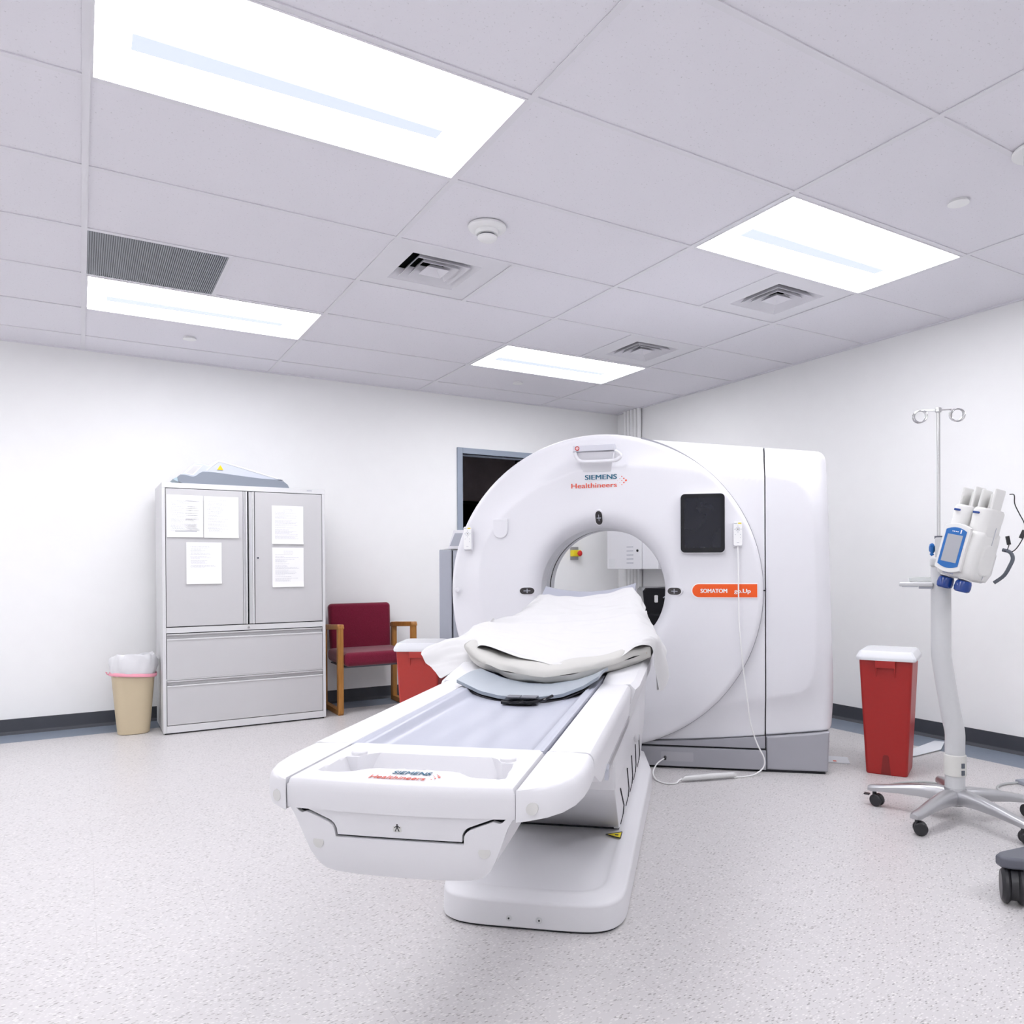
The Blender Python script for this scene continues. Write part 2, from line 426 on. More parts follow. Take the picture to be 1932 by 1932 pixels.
# ------------------------------------------------------------------ ceiling: cells of 1.22 x 0.61
U = 2*T
used = {}
lights = [(0, 0), (0, 4), (2, 0), (2, 4), (-2, 0), (-2, 4), (0, -4), (2, -4), (-2, -4)]
for a in lights: used[a] = 'full'
halves = {(1, 2): 0, (2, 1): 1, (2, 3): 1, (0, 3): 0}      # half cell taken by a diffuser or grille: 0 low half, 1 high half
bm = bm_new()
def quad(x0, x1, y0, y1, z):
    x0, x1, y0, y1 = max(x0, XL), min(x1, XW), max(y0, YF), min(y1, YW)
    if x1-x0 < .01 or y1-y0 < .01: return
    add_box(bm, x0, x1, y0, y1, z, z+.015)
g = .009
for i in range(-3, 4):
    for j in range(-7, 7):
        if (i, j) in used: continue
        x0, x1, y0, y1 = i*U+g, (i+1)*U-g, j*T+g, (j+1)*T-g
        if (i, j) in halves:
            xm = (i+.5)*U
            if halves[(i, j)] == 0: x0 = xm+.009
            else: x1 = xm-.009
        quad(x0, x1, y0, y1, H+.004)
add_box(bm, XL, XW, YF, YW, H+.30, H+.33)
struct('ceiling', bm, TILE, flat=True)
bm = bm_new()
for i in range(-2, 4):
    add_box(bm, i*U-.012, i*U+.012, YF, YW, H-.001, H+.003); add_box(bm, i*U-.0015, i*U+.0015, YF, YW, H+.003, H+.04)
for j in range(-6, 7):
    add_box(bm, XL, XW, j*T-.012, j*T+.012, H-.0005, H+.0035); add_box(bm, XL, XW, j*T-.0015, j*T+.0015, H+.0035, H+.04)
for (i, j) in halves: add_box(bm, (i+.5)*U-.012, (i+.5)*U+.012, j*T+.012, (j+1)*T-.012, H-.001, H+.003)
struct('trim_1', bm, TBAR, flat=True)
bm = bm_new()
add_box(bm, XL, XW, YW-.022, YW, H-.004, H+.03); add_box(bm, XW-.022, XW, YF, YW-.022, H-.004, H+.03)
add_box(bm, XL, XW, YF, YF+.022, H-.004, H+.03); add_box(bm, XL, XL+.022, YF+.022, YW-.022, H-.004, H+.03)
struct('trim_2', bm, TBAR, flat=True)

# troffers
def troffer(i, j, label):
    t = thing('ceiling_light', label, 'ceiling light', (i*U+T, j*T+T/2, H), 0, 'recessed rectangular ceiling lights')
    a, b = T-.010, T/2-.010
    bm = bm_new()
    add_box(bm, -a, a, -b, -b+.008, -.003, .05); add_box(bm, -a, a, b-.008, b, -.003, .05)
    add_box(bm, -a, -a+.008, -b+.008, b-.008, -.003, .05); add_box(bm, a-.008, a, -b+.008, b-.008, -.003, .05)
    obj('frame', bm, TBAR, t, flat=True)
    bm = bm_new(); add_box(bm, -a, a, -b, b, .051, .10); obj('back_pan', bm, TBAR, t, flat=True)
    bm = bm_new(); add_box(bm, -a+.008, a-.008, -b+.008, b-.008, .006, .014); obj('diffuser', bm, LAMPM, t, flat=True)
    bm = bm_new()
    P = [(-.49, .018), (.46, .070), (.46, .028), (-.49, -.030)]
    add_prism(bm, [(-.50, .02), (.44, .02), (.44, .075), (-.50, .10)], lambda x, y: (x, y, .0035), lambda x, y: (x, y, .006))
    obj('baffle', bm, LAMPB, t, flat=True)
    return t
def troffer_copy(src, i, j, label):
    return wrap_copy(src, (i*U+T, j*T+T/2, H), 0, label)
L0 = troffer(0, 0, 'lit rectangular ceiling light nearest the viewer')
L0['label'] = 'lit rectangular ceiling light nearest the viewer, cut by the top edge of the photo'
troffer_copy(L0, 0, 4, 'lit rectangular ceiling light directly beside the grey slotted return grille')
troffer_copy(L0, 2, 0, 'lit rectangular ceiling light at the right, beside a square air diffuser')
troffer_copy(L0, 2, 4, 'small-looking lit ceiling light above the scanner, nearest the room corner')
for (i, j, s) in ((-2, 0, 'lit ceiling light to the left of the filing cabinet side, outside the photo'), (-2, 4, 'lit ceiling light in the far left of the room, outside the photo'),
               (0, -4, 'lit ceiling light behind the viewer on the left'), (2, -4, 'lit ceiling light behind the viewer on the right'), (-2, -4, 'lit ceiling light behind the viewer in the left corner')):
    troffer_copy(L0, i, j, s)

# square diffusers
def diffuser(x, y, label):
    t = thing('air_diffuser', label, 'air vent', (x, y, H), 0, 'square louvred air diffusers')
    s = T/2-.010; r0 = .182
    bm = bm_new()
    for a, b, c, d in ((-s, s, -s, -r0), (-s, s, r0, s), (-s, -r0, -r0, r0), (r0, s, -r0, r0)): add_box(bm, a, b, c, d, .0045, .009)
    obj('face_plate', bm, TBAR, t, flat=True)
    bm = bm_new(); q = r0
    add_box(bm, -q, q, -q, q, .16, .17)
    for sx, sy in ((1, 0), (-1, 0), (0, 1), (0, -1)):
        if sx: add_box(bm, min(sx*q, sx*(q+.004)), max(sx*q, sx*(q+.004)), -q, q, .010, .17)
        else: add_box(bm, -q, q, min(sy*q, sy*(q+.004)), max(sy*q, sy*(q+.004)), .010, .17)
    obj('neck', bm, GAP, t, flat=True)
    for k, (ri, ro) in enumerate(((.142, .1835), (.102, .138), (.064, .098), (.0, .060))):
        bm = bm_new()
        zi, zo = .050, .0042
        P = [(-1, -1), (1, -1), (1, 1), (-1, 1)]
        A = [bm.verts.new((px*ro, py*ro, zo)) for px, py in P]; B = [bm.verts.new((px*ri, py*ri, zi)) for px, py in P] if ri else None
        if ri:
            A2 = [bm.verts.new((px*ro, py*ro, zo+.003)) for px, py in P]; B2 = [bm.verts.new((px*ri, py*ri, zi+.003)) for px, py in P]
            for e in range(4):
                f = (e+1) % 4
                bm.faces.new((A[e], A[f], B[f], B[e])); bm.faces.new((A2[f], A2[e], B2[e], B2[f]))
                bm.faces.new((A[e], A2[e], A2[f], A[f])); bm.faces.new((B[f], B2[f], B2[e], B[e]))
        else:
            c = [bm.verts.new((px*.030, py*.030, .030)) for px, py in P]
            for e in range(4): bm.faces.new((A[e], A[(e+1) % 4], c[(e+1) % 4], c[e]))
            bm.faces.new(c)
        obj('louvre_cone', bm, TBAR, t, flat=True)
    return t
D0 = diffuser(U+T/2, 2*T+T/2, 'square louvred air diffuser beside the white smoke detector')
wrap_copy(D0, (2*U+1.5*T, T+T/2, H), 0, 'square louvred air diffuser touching the right-hand ceiling light')
wrap_copy(D0, (2*U+1.5*T, 3*T+T/2, H), 0, 'square louvred air diffuser nearest the room corner, above the scanner')
# return grille
t = thing('return_grille', 'grey finely slotted square return grille beside a ceiling light', 'air vent', (T/2, 3*T+T/2, H))
s = T/2-.012
bm = bm_new(); add_box(bm, -s, s, -s, s, .004, .008); obj('back_panel', bm, SLATE, t, flat=True)
bm = bm_new(); n = 64
for k in range(n):
    x = -s+(k+.5)*2*s/n; add_box(bm, x-.0028, x+.0028, -s, s, -.001, .004)
obj('slats', bm, GRILLE, t, flat=True)
# smoke detector
t = thing('smoke_detector', 'round white smoke detector on the ceiling above the first air diffuser', 'smoke detector', (1.515, .905, H))
bm = bm_new(); add_lathe(bm, [(.084, .0), (.084, -.008), (.078, -.014), (.052, -.020)], (0, 0, 0)); obj('base', bm, WPRINT, t)
bm = bm_new(); add_lathe(bm, [(.052, -.018), (.050, -.036), (.046, -.038)], (0, 0, 0)); obj('body', bm, WPRINT, t)
bm = bm_new(); add_lathe(bm, [(.036, -.038), (.036, -.046)], (0, 0, 0)); obj('sensing_chamber', bm, SLATE, t)
bm = bm_new(); add_lathe(bm, [(.044, -.046), (.044, -.052), (.034, -.060), (.0, -.062)], (0, 0, 0)); obj('cap', bm, WPRINT, t)
for x, y, lb in ((3.083, -.30, 'flat round sprinkler cover disc on the ceiling at the upper right'), (.593, 3.364, 'flat round sprinkler cover disc on the ceiling above the filing cabinet'), (3.032, 3.348, 'flat round sprinkler cover disc on the ceiling behind the scanner')):
    bm = bm_new(); add_lathe(bm, [(.036, .004), (.036, -.004), (.041, -.005), (.041, -.008), (.039, -.009), (.0, -.0095)], (0, 0, 0), seg=32)
    o = obj('sprinkler_cover', bm, WPRINT); o.location = (x, y, H); tag(o, lb, 'sprinkler', 'round sprinkler covers')
t = thing('emergency_light', 'clear domed emergency fixture cut by the right edge of the photo', 'emergency light', (2.955, -.69, H))
bm = bm_new(); add_lathe(bm, [(.10, .0), (.10, -.006), (.095, -.010), (.09, -.010)], (0, 0, 0)); obj('base', bm, WPRINT, t)
bm = bm_new(); add_box(bm, -.055, .055, -.045, .045, -.065, -.008, .012, 3); obj('lens', bm, CLEAR, t)
# conduits in the corner
for k in range(5):
    bm = bm_new(); add_cyl(bm, (0, 0, 0), (0, 0, H), .0215, seg=16)
    add_cyl(bm, (0, 0, 1.2), (0, 0, 1.26), .026, seg=16)
    o = obj('wall_conduit', bm, WPRINT); o.location = (XW-.03, 3.862-k*.053, 0)
    tag(o, ['white vertical conduit nearest the room corner', 'second white conduit out from the room corner', 'middle one of the five white corner conduits', 'fourth white conduit out from the room corner', 'white vertical conduit farthest from the room corner'][k], 'pipe', 'conduits by the room corner')

# ================================================================== SCANNER
GA = R(-42.3); gr = Vector((math.cos(GA), math.sin(GA), 0)); gn = Vector((-math.sin(GA), math.cos(GA), 0))
G0 = Vector((2.60, 1.10, 0))-gr*.28
def g2w(x, y, z): return G0+gr*x+gn*y+Vector((0, 0, z))
G = thing('ct_scanner', 'large white doughnut-shaped body scanner with a black tablet and orange badge', 'scanner', G0, GA)
BC = .957; RO = .853; RB = .343
poly = [(-.506, 1.417), (-.337, 1.534), (-.141, 1.613), (.052, 1.632), (.336, 1.621), (.597, 1.597), (.858, 1.570), (.96, 1.556), (1.03, 1.534), (1.075, 1.49), (1.10, 1.41), (1.115, 1.28), (1.125, 1.0), (1.125, .626), (1.113, .53), (1.085, .455), (1.03, .412), (.87, .386), (.628, .348), (.212, .313), (-.1, .31), (-.35, .42), (-.53, .58), (-.640, .76), (-.690, .94), (-.690, 1.06), (-.65, 1.22), (-.58, 1.34)]
def sdist(x, z):      # signed distance to the styling line, positive outside
    d = 1e9; ins = False; n = len(poly)
    for i in range(n):
        ax, az = poly[i]; bx, bz = poly[(i+1) % n]
        ex, ez = bx-ax, bz-az; t_ = max(0, min(1, ((x-ax)*ex+(z-az)*ez)/(ex*ex+ez*ez)))
        d = min(d, math.hypot(x-ax-ex*t_, z-az-ez*t_))
        if (az > z) != (bz > z) and x < (bx-ax)*(z-az)/(bz-az)+ax: ins = not ins
    return -d if ins else d
def relief(x, z):
    s = sdist(x, z)
    if s > 0: s = .07*math.tanh(s/.07)
    a = math.sqrt(s*s+.004**2)
    return (.75*.5*(s+a)+.004*min(1, max(0, (s+.004)/.008)))*(.5 if z < .5 else .5+.5*min(1, (z-.5)/.4))
def rnd(d, r):        # roll-over at an edge, d = distance from the edge
    if d >= r: return 0
    return r*(1-math.sqrt(max(0, 1-(1-d/r)**2)))
def ringband(bm, prof, seg=96):
    V = [[bm.verts.new((r*math.cos(2*math.pi*k/seg), y, BC+r*math.sin(2*math.pi*k/seg))) for k in range(seg)] for r, y in prof]
    for i in range(len(V)-1):
        for k in range(seg): bm.faces.new((V[i][k], V[i][(k+1) % seg], V[i+1][(k+1) % seg], V[i+1][k]))
# front ring
bm = bm_new(); nr, na = 64, 160
rad = [RB+(RO-RB)*((k/nr)) for k in range(nr-8)]
rad = [RB+(.82-RB)*(k/(nr-9))**1.35 for k in range(nr-8)]+[.826, .832, .838, .843, .847, .850, .852, .853]
def ring_y(ro, a):
    x, z = ro*math.cos(a), BC+ro*math.sin(a)
    y = -.032
    if ro < .53: u = (.53-ro)/(.53-RB); y += .085*u**6
    fade = min(1, max(0, (z-.55)/.3))
    if ro > .45: y += .6*relief(x, z)*(.35+.65*fade)
    return y+rnd(RO-ro, .028)
rings = []
for ro in rad:
    rings.append([bm.verts.new((ro*math.cos(a), ring_y(ro, a), BC+ro*math.sin(a))) for a in [2*math.pi*k/na for k in range(na)]])
rings.append([bm.verts.new((RO*math.cos(a), .07, BC+RO*math.sin(a))) for a in [2*math.pi*k/na for k in range(na)]])
for i in range(len(rings)-1):
    for k in range(na): bm.faces.new((rings[i][k], rings[i][(k+1) % na], rings[i+1][(k+1) % na], rings[i+1][k]))
obj('ring_cover', bm, SHELL, G, sharp=60)
# tunnel and rear
bm = bm_new()
add_lathe(bm, [(RB, .200), (RB+.002, .34), (RB+.002, .352), (RB+.018, .352), (RB+.018, .37)], (0, 0, BC), 'y', 96, close=False) if False else None
ringband(bm, [(RB, .051), (RB, .195), (RB+.004, .197), (RB+.004, .201), (RB-.001, .203), (RB-.001, .30)]); obj('bore_liner', bm, SHELL, G)
bm = bm_new(); ringband(bm, [(RB+.001, .30), (RB+.004, .303), (RB+.004, .335), (RB+.001, .338)]); obj('scan_window', bm, LASER, G)
bm = bm_new()
ringband(bm, [(RB, .338), (RB, .44), (.352, .50), (.385, .60), (.44, .68), (.50, .715), (.60, .73), (.78, .73), (.82, .715), (.838, .68), (.838, .02)])
obj('rear_cover', bm, SHELL, G)
# front covers right of the ring
def ztop(x): return 1.800 if x < 0 else 1.800-.010*(x/.2)**1.2 if x < .2 else 1.790-.1055*(x-.2)-.012*max(0, x-.9)**2
def zbot(x): return .143+.004*(x-.25)+.085*max(0, x-.25)**1.45 if x > .25 else .143
def xr(z): return 1.187+.030*min(1, max(0, (1.68-z)/1.1))-.012*max(0, (.5-z)/.3)
def front_cover():
    bm = bm_new(); xb = .8625
    def reach(an):
        c_, s_ = math.cos(an), math.sin(an); d = 9
        if c_ > 1e-6: d = min(d, xb/c_)
        for _ in range(1):
            lo, hi = .5, 1.6
            for _ in range(40):
                mid = (lo+hi)/2; x, z = mid*c_, BC+mid*s_
                if (s_ > 0 and z > ztop(x)) or (s_ < 0 and z < zbot(x)): hi = mid
                else: lo = mid
            if abs(s_) > 1e-3: d = min(d, lo)
        return d
    ac = math.atan2(ztop(xb)-BC, xb); ab = math.atan2(zbot(xb)-BC, xb)
    angs_ = [R(-73)+(ab-R(-73))*k/30 for k in range(30)]+[ab+(ac-ab)*k/70 for k in range(70)]+[ac+(R(92)-ac)*k/40 for k in range(41)]
    rows_ = []; ns = 36
    for an in angs_:
        r1 = reach(an); r0 = min(.825, r1-.006); row = []
        for k in range(ns+1):
            f = 1-(1-k/ns)**1.7; ro = r0+(r1-r0)*f; x, z = ro*math.cos(an), BC+ro*math.sin(an)
            y = .018+relief(x, z)*.9+rnd(max(0, ztop(x)-z), .035)+rnd(max(0, z-zbot(x)), .010)+rnd(max(0, xb-x), .004)
            row.append(bm.verts.new((x, y, z)))
        rows_.append(row)
    for A_, B_ in zip(rows_[:-1], rows_[1:]):
        for k in range(ns): bm.faces.new((A_[k], A_[k+1], B_[k+1], B_[k]))
    ed = [r_[-1] for r_ in rows_]; bk = [bm.verts.new((v.co.x, .70 if v.co.z > 1.7 or v.co.z < .25 else .06, v.co.z)) for v in ed]
    for k in range(len(ed)-1): bm.faces.new((ed[k], ed[k+1], bk[k+1], bk[k]))
    return obj('front_cover', bm, SHELL, G, sharp=60)
def cover(name, xa, xb, rightend):
    bm = bm_new(); nu, nv = (72, 120) if not rightend else (34, 120)
    def f(u, v):
        if rightend:
            zz = .25+1.43*v; X1_ = xr(zz)
            x = xa+(X1_-xa)*(1-(1-u)**1.6 if u < 1 else 1)
        else: x = xa+(xb-xa)*u
        v2 = .5-.5*math.cos(math.pi*v); v2 = .5*v+.5*v2
        zt, zb = ztop(x), zbot(x)
        if rightend:      # round the upper corner in plan
            dx = max(0, .045-(X1_-x)); zt -= .045-math.sqrt(max(0, .045**2-dx**2))
            dx = max(0, .03-(X1_-x)); zb += .03-math.sqrt(max(0, .03**2-dx**2))
        z = zb+(zt-zb)*v2
        y = .018+relief(x, z)*.9
        y += rnd(zt-z, .035)+rnd(z-zb, .010)
        if rightend: y += rnd(max(0, X1_-x), .06)
        if not rightend: y += rnd(max(0, xb-x), .004)
        else: y += rnd(max(0, x-xa), .004)
        return (x, y, z)
    V = add_grid(bm, f, nu, nv)
    # returns running back
    def back(vs, yb):
        nv_ = [bm.verts.new((v.co.x, yb, v.co.z)) for v in vs]
        for k in range(len(vs)-1): bm.faces.new((vs[k], vs[k+1], nv_[k+1], nv_[k]))
    back([r_[-1] for r_ in V], .70); back([r_[0] for r_ in V], .70)
    back(V[-1], .70 if rightend else .06); back(V[0], .06)
    return obj(name, bm, SHELL, G, sharp=60)
front_cover()
cover('side_cover', .8685, 1.2, True)
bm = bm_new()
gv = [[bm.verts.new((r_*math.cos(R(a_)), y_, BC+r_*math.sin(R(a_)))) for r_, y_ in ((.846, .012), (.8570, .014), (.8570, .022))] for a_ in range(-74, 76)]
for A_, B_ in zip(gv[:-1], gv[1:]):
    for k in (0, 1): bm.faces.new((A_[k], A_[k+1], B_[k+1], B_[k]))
obj('ring_gap_shade', bm, mat('gap shade grey', (.30, .30, .33), .6, var=.03), G)  # grey arc strip, paints the shade in the gap right of the ring
bm = bm_new(); add_box(bm, .85, .882, .075, .09, .125, 1.66); add_box(bm, .850, .868, .010, .016, BC-.0035, BC+.0035)
obj('cover_seam', bm, GAP, G)
bm = bm_new(); add_box(bm, .862, 1.17, .70, .73, .14, 1.68, .01); add_prism(bm, [(.80, BC+.3), (.862, BC+.3), (.862, 1.70), (.05, 1.76), (.2, BC+.78), (.5, BC+.66)], lambda x, z: (x, .70, z), lambda x, z: (x, .725, z)); add_prism(bm, [(.80, BC-.3), (.5, BC-.66), (.2, BC-.78), (.2, .15), (.862, .15), (.862, BC-.3)], lambda x, z: (x, .70, z), lambda x, z: (x, .725, z)); obj('rear_panel', bm, SHELL, G)
# grey plinth
bm = bm_new(); add_box(bm, -.60, .866, .012, .55, .012, .1135, .004); obj('kick_plate', bm, PLINTH, G)
bm = bm_new(); xs_ = [.0+.8625*k/24 for k in range(25)]
add_prism(bm, [(-.60, .1225), (-.60, .142)]+[(x, zbot(x)-.002) for x in xs_]+[(.8625, .1225)], lambda x, z: (x, .024, z), lambda x, z: (x, .45, z), .002); obj('upper_plinth', bm, PLINTH, G)
bm = bm_new()
def plx(t_): return t_
pp = [(.8685, .012), (1.170, .012), (1.180, .03), (1.190, .30), (.8685, .30)]
add_prism(bm, [(.8685, .012), (1.178, .012), (1.186, zbot(1.186)-.002)]+[(x, zbot(x)-.002) for x in (1.1, 1.0, .93, .8685)], lambda x, z: (x, .020, z), lambda x, z: (x, .60, z), .012, 3)
obj('side_plinth', bm, PLINTH, G)
bm = bm_new(); add_box(bm, -.58, 1.165, .03, .62, 0, .014); add_box(bm, -.58, .866, .03, .5, .11, .126); obj('foot', bm, GAP, G)
bm = bm_new(); plate(bm, rrect(.318, .490, .040, .090, .006), .0105, .013); obj('service_panel', bm, mat('panel grey', (.42, .42, .45), .4, var=.02), G)
bm = bm_new(); add_cyl(bm, (.340, .010, .060), (.340, -.020, .058), .008, seg=12); obj('cable_plug', bm, BLACKM, G)
# grey rear column and white cap seen left of the ring
bm = bm_new(); add_box(bm, -1.079, -.997, .45, .68, .012, 1.197, .006); add_box(bm, -.989, -.70, .45, .68, .012, 1.193, .006); obj('rear_side_panel', bm, GREYP, G)
bm = bm_new(); add_box(bm, -1.001, -.985, .462, .66, .02, 1.188); obj('side_panel_gap', bm, GAP, G)
bm = bm_new(); add_prism(bm, [(-1.051, 1.201), (-1.020, 1.207), (-.984, 1.319), (-.75, 1.319), (-.72, 1.201)], lambda x, z: (x, .45, z), lambda x, z: (x, .66, z), .004); cap = obj('rear_cap', bm, SHELL, G)
bm = bm_new(); plate(bm, [(-1.007, 1.220), (-.90, 1.220), (-.88, 1.300), (-.973, 1.300)], .447, .451); sub('cap_inlay', bm, GREYP, cap, G)
# tablet display
bm = bm_new(); plate(bm, rrect(.425, .660, 1.152, 1.470, .024), -.058, -.030, .004); tb = obj('tablet_frame', bm, SHELL, G)
bm = bm_new(); plate(bm, rrect(.429, .656, 1.158, 1.466, .022), -.066, -.056, .004); sub('tablet_glass', bm, BLACK, tb, G)
bm = bm_new(); plate(bm, rrect(.449, .636, 1.182, 1.444, .004), -.0668, -.0655); sub('tablet_screen', bm, SCREEN, tb, G)
# badge
def pill(x0, x1, z0, z1, seg=14):
    r = (z1-z0)/2; zc = (z0+z1)/2
    return [(x1, z0), (x1, z1)]+[(x0+r+r*math.cos(R(90+180*k/seg)), zc+r*math.sin(R(90+180*k/seg))) for k in range(seg+1)]
bm = bm_new(); plate(bm, pill(.483, .822, .918, .997), -.0345, -.031); bd = obj('name_badge', bm, WPRINT, G)
bm = bm_new(); plate(bm, pill(.488, .820, .923, .992), -.0355, -.0340); sub('badge_field', bm, BADGE, bd, G)
bm = bm_new(); text_to(bm, 'SOMATOM', .136, .022, (.531, -.0364, .946), (1, 0, 0), (0, 0, 1), .0, bold=.05); sub('badge_word', bm, WPRINT, bd, G, flat=True)
bm = bm_new(); text_to(bm, 'go.Up', .082, .022, (.704, -.0364, .946), (1, 0, 0), (0, 0, 1), .0, bold=.05); sub('badge_suffix', bm, WPRINT, bd, G, flat=True)
# maker's logo
def logo(bmT, bmO, org, ux, uz, s=1.0, keep=0):
    """s = width of the wordmark 'Healthineers' in metres"""
    o = Vector(org); ux = Vector(ux); uz = Vector(uz)
    text_to(bmO, 'Healthineers', s, s*.112, o, ux, uz, .0, bold=.028)
    text_to(bmT, 'SIEMENS', s*.695, s*.108, o+ux*s*.305+uz*s*.178, ux, uz, .0, bold=.05)
    nrm = ux.cross(uz)
    c0 = o+ux*s*1.02+uz*s*.135
    for dx, dz, r_ in ((.0, 0, .005), (.045, .045, .007), (.045, -.045, .007), (.09, 0, .011), (.09, .09, .011), (.09, -.09, .011), (.135, .045, .016), (.135, -.045, .016), (.18, 0, .022)):
        c = c0+ux*s*dx+uz*s*dz
        vs = [bmO.verts.new(c+ux*s*r_*math.cos(2*math.pi*k/14)+uz*s*r_*math.sin(2*math.pi*k/14)) for k in range(14)]
        bmO.faces.new(vs)
bT, bO = bm_new(), bm_new()
logo(bT, bO, (-.156, -.0345, 1.512), (1, 0, .012), (0, 0, 1), .247)
obj('logo_wordmark', bT, TEAL, G, flat=True); obj('logo_tagline', bO, ORANGE, G, flat=True)
# laser windows (pill glass set in the funnel)
def laser(x, z, a):
    bm = bm_new(); ro = math.hypot(x, z-BC); u = max(0, (.53-ro)/(.53-RB)); yc = -.032+.085*u**6
    slope = .085*6*u**5/(.53-RB)
    e = Vector((x, 0, z-BC)).normalized(); tvec = Vector((-e.z, 0, e.x))
    rad_ = (e-Vector((0, slope, 0))).normalized(); nn = rad_.cross(tvec)
    if nn.y > 0: nn = -nn
    c = Vector((x, yc, z))
    P = []
    hl, hw = .030, .0185
    pts_ = [(hl-hw+hw*math.cos(R(-90+180*k/8)), hw*math.sin(R(-90+180*k/8))) for k in range(9)]+[(-hl+hw-hw*math.cos(R(-90+180*k/8)), -hw*math.sin(R(-90+180*k/8))) for k in range(9)]
    add_prism(bm, pts_, lambda p, q: c+rad_*p*1.35+tvec*q+nn*.004, lambda p, q: c+rad_*p*1.35+tvec*q-nn*.01)
    o1 = obj('laser_window', bm, LASER, G)
    bm = bm_new()
    add_prism(bm, [(p*1.16, q*1.22) for p, q in pts_], lambda p, q: c+rad_*p*1.35+tvec*q+nn*.0022, lambda p, q: c+rad_*p*1.35+tvec*q-nn*.01)
    sub('window_bezel', bm, SHELL, o1, G)
    bm = bm_new(); add_prism(bm, [(-.018, -.0015), (.02, -.0015), (.02, .0015), (-.018, .0015)], lambda p, q: c+rad_*p+tvec*q+nn*.0052, lambda p, q: c+rad_*p+tvec*q+nn*.0035)
    add_prism(bm, [(-.002, -.012), (.002, -.012), (.002, .012), (-.002, .012)], lambda p, q: c+rad_*p+tvec*q+nn*.0052, lambda p, q: c+rad_*p+tvec*q+nn*.0035)
    sub('laser_slit', bm, GPRINT, o1, G)
laser(.395, .954, 0); laser(-.008, 1.352, 1); laser(-.408, .955, 2)
# small cap and U-shaped hatch on the left of the ring
bm = bm_new(); add_lathe(bm, [(.014, -.028), (.014, -.040), (.010, -.046), (.0, -.048)], (-.804, 0, .959), 'y', 20); obj('round_cap', bm, SHELL, G)
bm = bm_new(); hp = [(-.596, 1.352), (-.512, 1.352)]+[(-.554+.042*math.cos(R(-180*k/12)), 1.288+.042*math.sin(R(-180*k/12))) for k in range(13)]
plate(bm, [(-.512, 1.352)]+[(-.554+.042*math.cos(R(-180*k/12)), 1.288+.042*math.sin(R(-180*k/12))) for k in range(13)]+[(-.596, 1.352)], -.046, -.020, .005); obj('round_hatch', bm, SHELL, G)
# upper grip with stop ring
bm = bm_new(); add_prism(bm, [(-.136, 1.700), (.083, 1.704), (.087, 1.737), (-.136, 1.733)], lambda x, z: (x, -.106, z), lambda x, z: (x, -.012, z), .004); hd = obj('grip_bar', bm, mat('grip grey', (.62, .62, .68), .4, var=.02), G)
bm = bm_new(); add_tube(bm, smooth_path([(-.128, -.100, 1.698), (-.118, -.098, 1.672), (-.10, -.094, 1.652), (-.06, -.092, 1.647), (.06, -.092, 1.649), (.10, -.094, 1.654), (.118, -.098, 1.676), (.088, -.100, 1.702)], 5), .010, 10); sub('grip_loop', bm, SHELL, hd, G)
bm = bm_new(); add_prism(bm, [(-.12, 1.70), (.08, 1.70), (.06, 1.60), (-.09, 1.60)], lambda x, z: (x, -.085+(1.70-z)*.5, z), lambda x, z: (x, -.02, z)); sub('grip_bracket', bm, SHELL, hd, G)
bm = bm_new(); add_tube(bm, [(-.112+.010*math.cos(2*math.pi*k/20), -.1068, 1.717+.010*math.sin(2*math.pi*k/20)) for k in range(20)], .0024, 6, closed=True); sub('stop_ring', bm, RED, hd, G)
bm = bm_new(); add_cyl(bm, (-.112, -.104, 1.717), (-.112, -.1072, 1.717), .007, seg=16); sub('stop_button', bm, mat('pale pink print', (.85, .60, .60), .5, var=.02), hd, G)

# hand controls on the ring
def remote(x, z, label, tilt):
    w_ = g2w(x, -.036, z); t = thing('hand_control', label, 'remote control', w_, GA, 'white hand controls hung on the scanner')
    bm = bm_new(); plate(bm, rrect(-.024, .024, -.062, .066, .009), -.022, -.002, .004); obj('body', bm, SHELL, t)
    bm = bm_new(); plate(bm, rrect(-.0215, .0215, -.058, .062, .008), -.0232, -.0218); obj('keypad', bm, WPRINT, t)
    bm = bm_new(); add_tube(bm, [(.010*math.cos(2*math.pi*k/20), -.0236, .026+.010*math.sin(2*math.pi*k/20)) for k in range(20)], .0010, 6, closed=True); obj('key_ring', bm, GPRINT, t)
    bm = bm_new()
    for dx, dz in ((-.0165, .026), (.0165, .026), (0, .0425), (0, .0095), (-.013, -.002), (.013, -.002), (.013, -.017)): add_box(bm, dx-.0018, dx+.0018, -.0240, -.0230, dz-.0014, dz+.0014)
    add_box(bm, -.006, .006, -.0240, -.0230, -.045, -.043); add_box(bm, -.019, -.004, -.0240, -.0230, .055, .0575)
    obj('key_marks', bm, GPRINT, t, flat=True)
    bm = bm_new(); add_cyl(bm, (0, -.022, .026), (0, -.0246, .026), .0028, seg=12); obj('centre_key', bm, BLACKM, t)
    bm = bm_new(); plate(bm, rrect(.001, .018, .0535, .0595, .001), -.0240, -.0228); obj('warning_label', bm, YEL, t, flat=True)
    bm = bm_new(); plate(bm, rrect(-.022, .022, -.070, .05, .006), -.006, .006, .003); obj('holder', bm, SHELL, t)
    return t
remote(-.738, 1.246, 'white hand control hung on the left of the scanner ring, without a cord', 0)
remote(.722, 1.252, 'white hand control with a long white cord, right of the black tablet', 0)
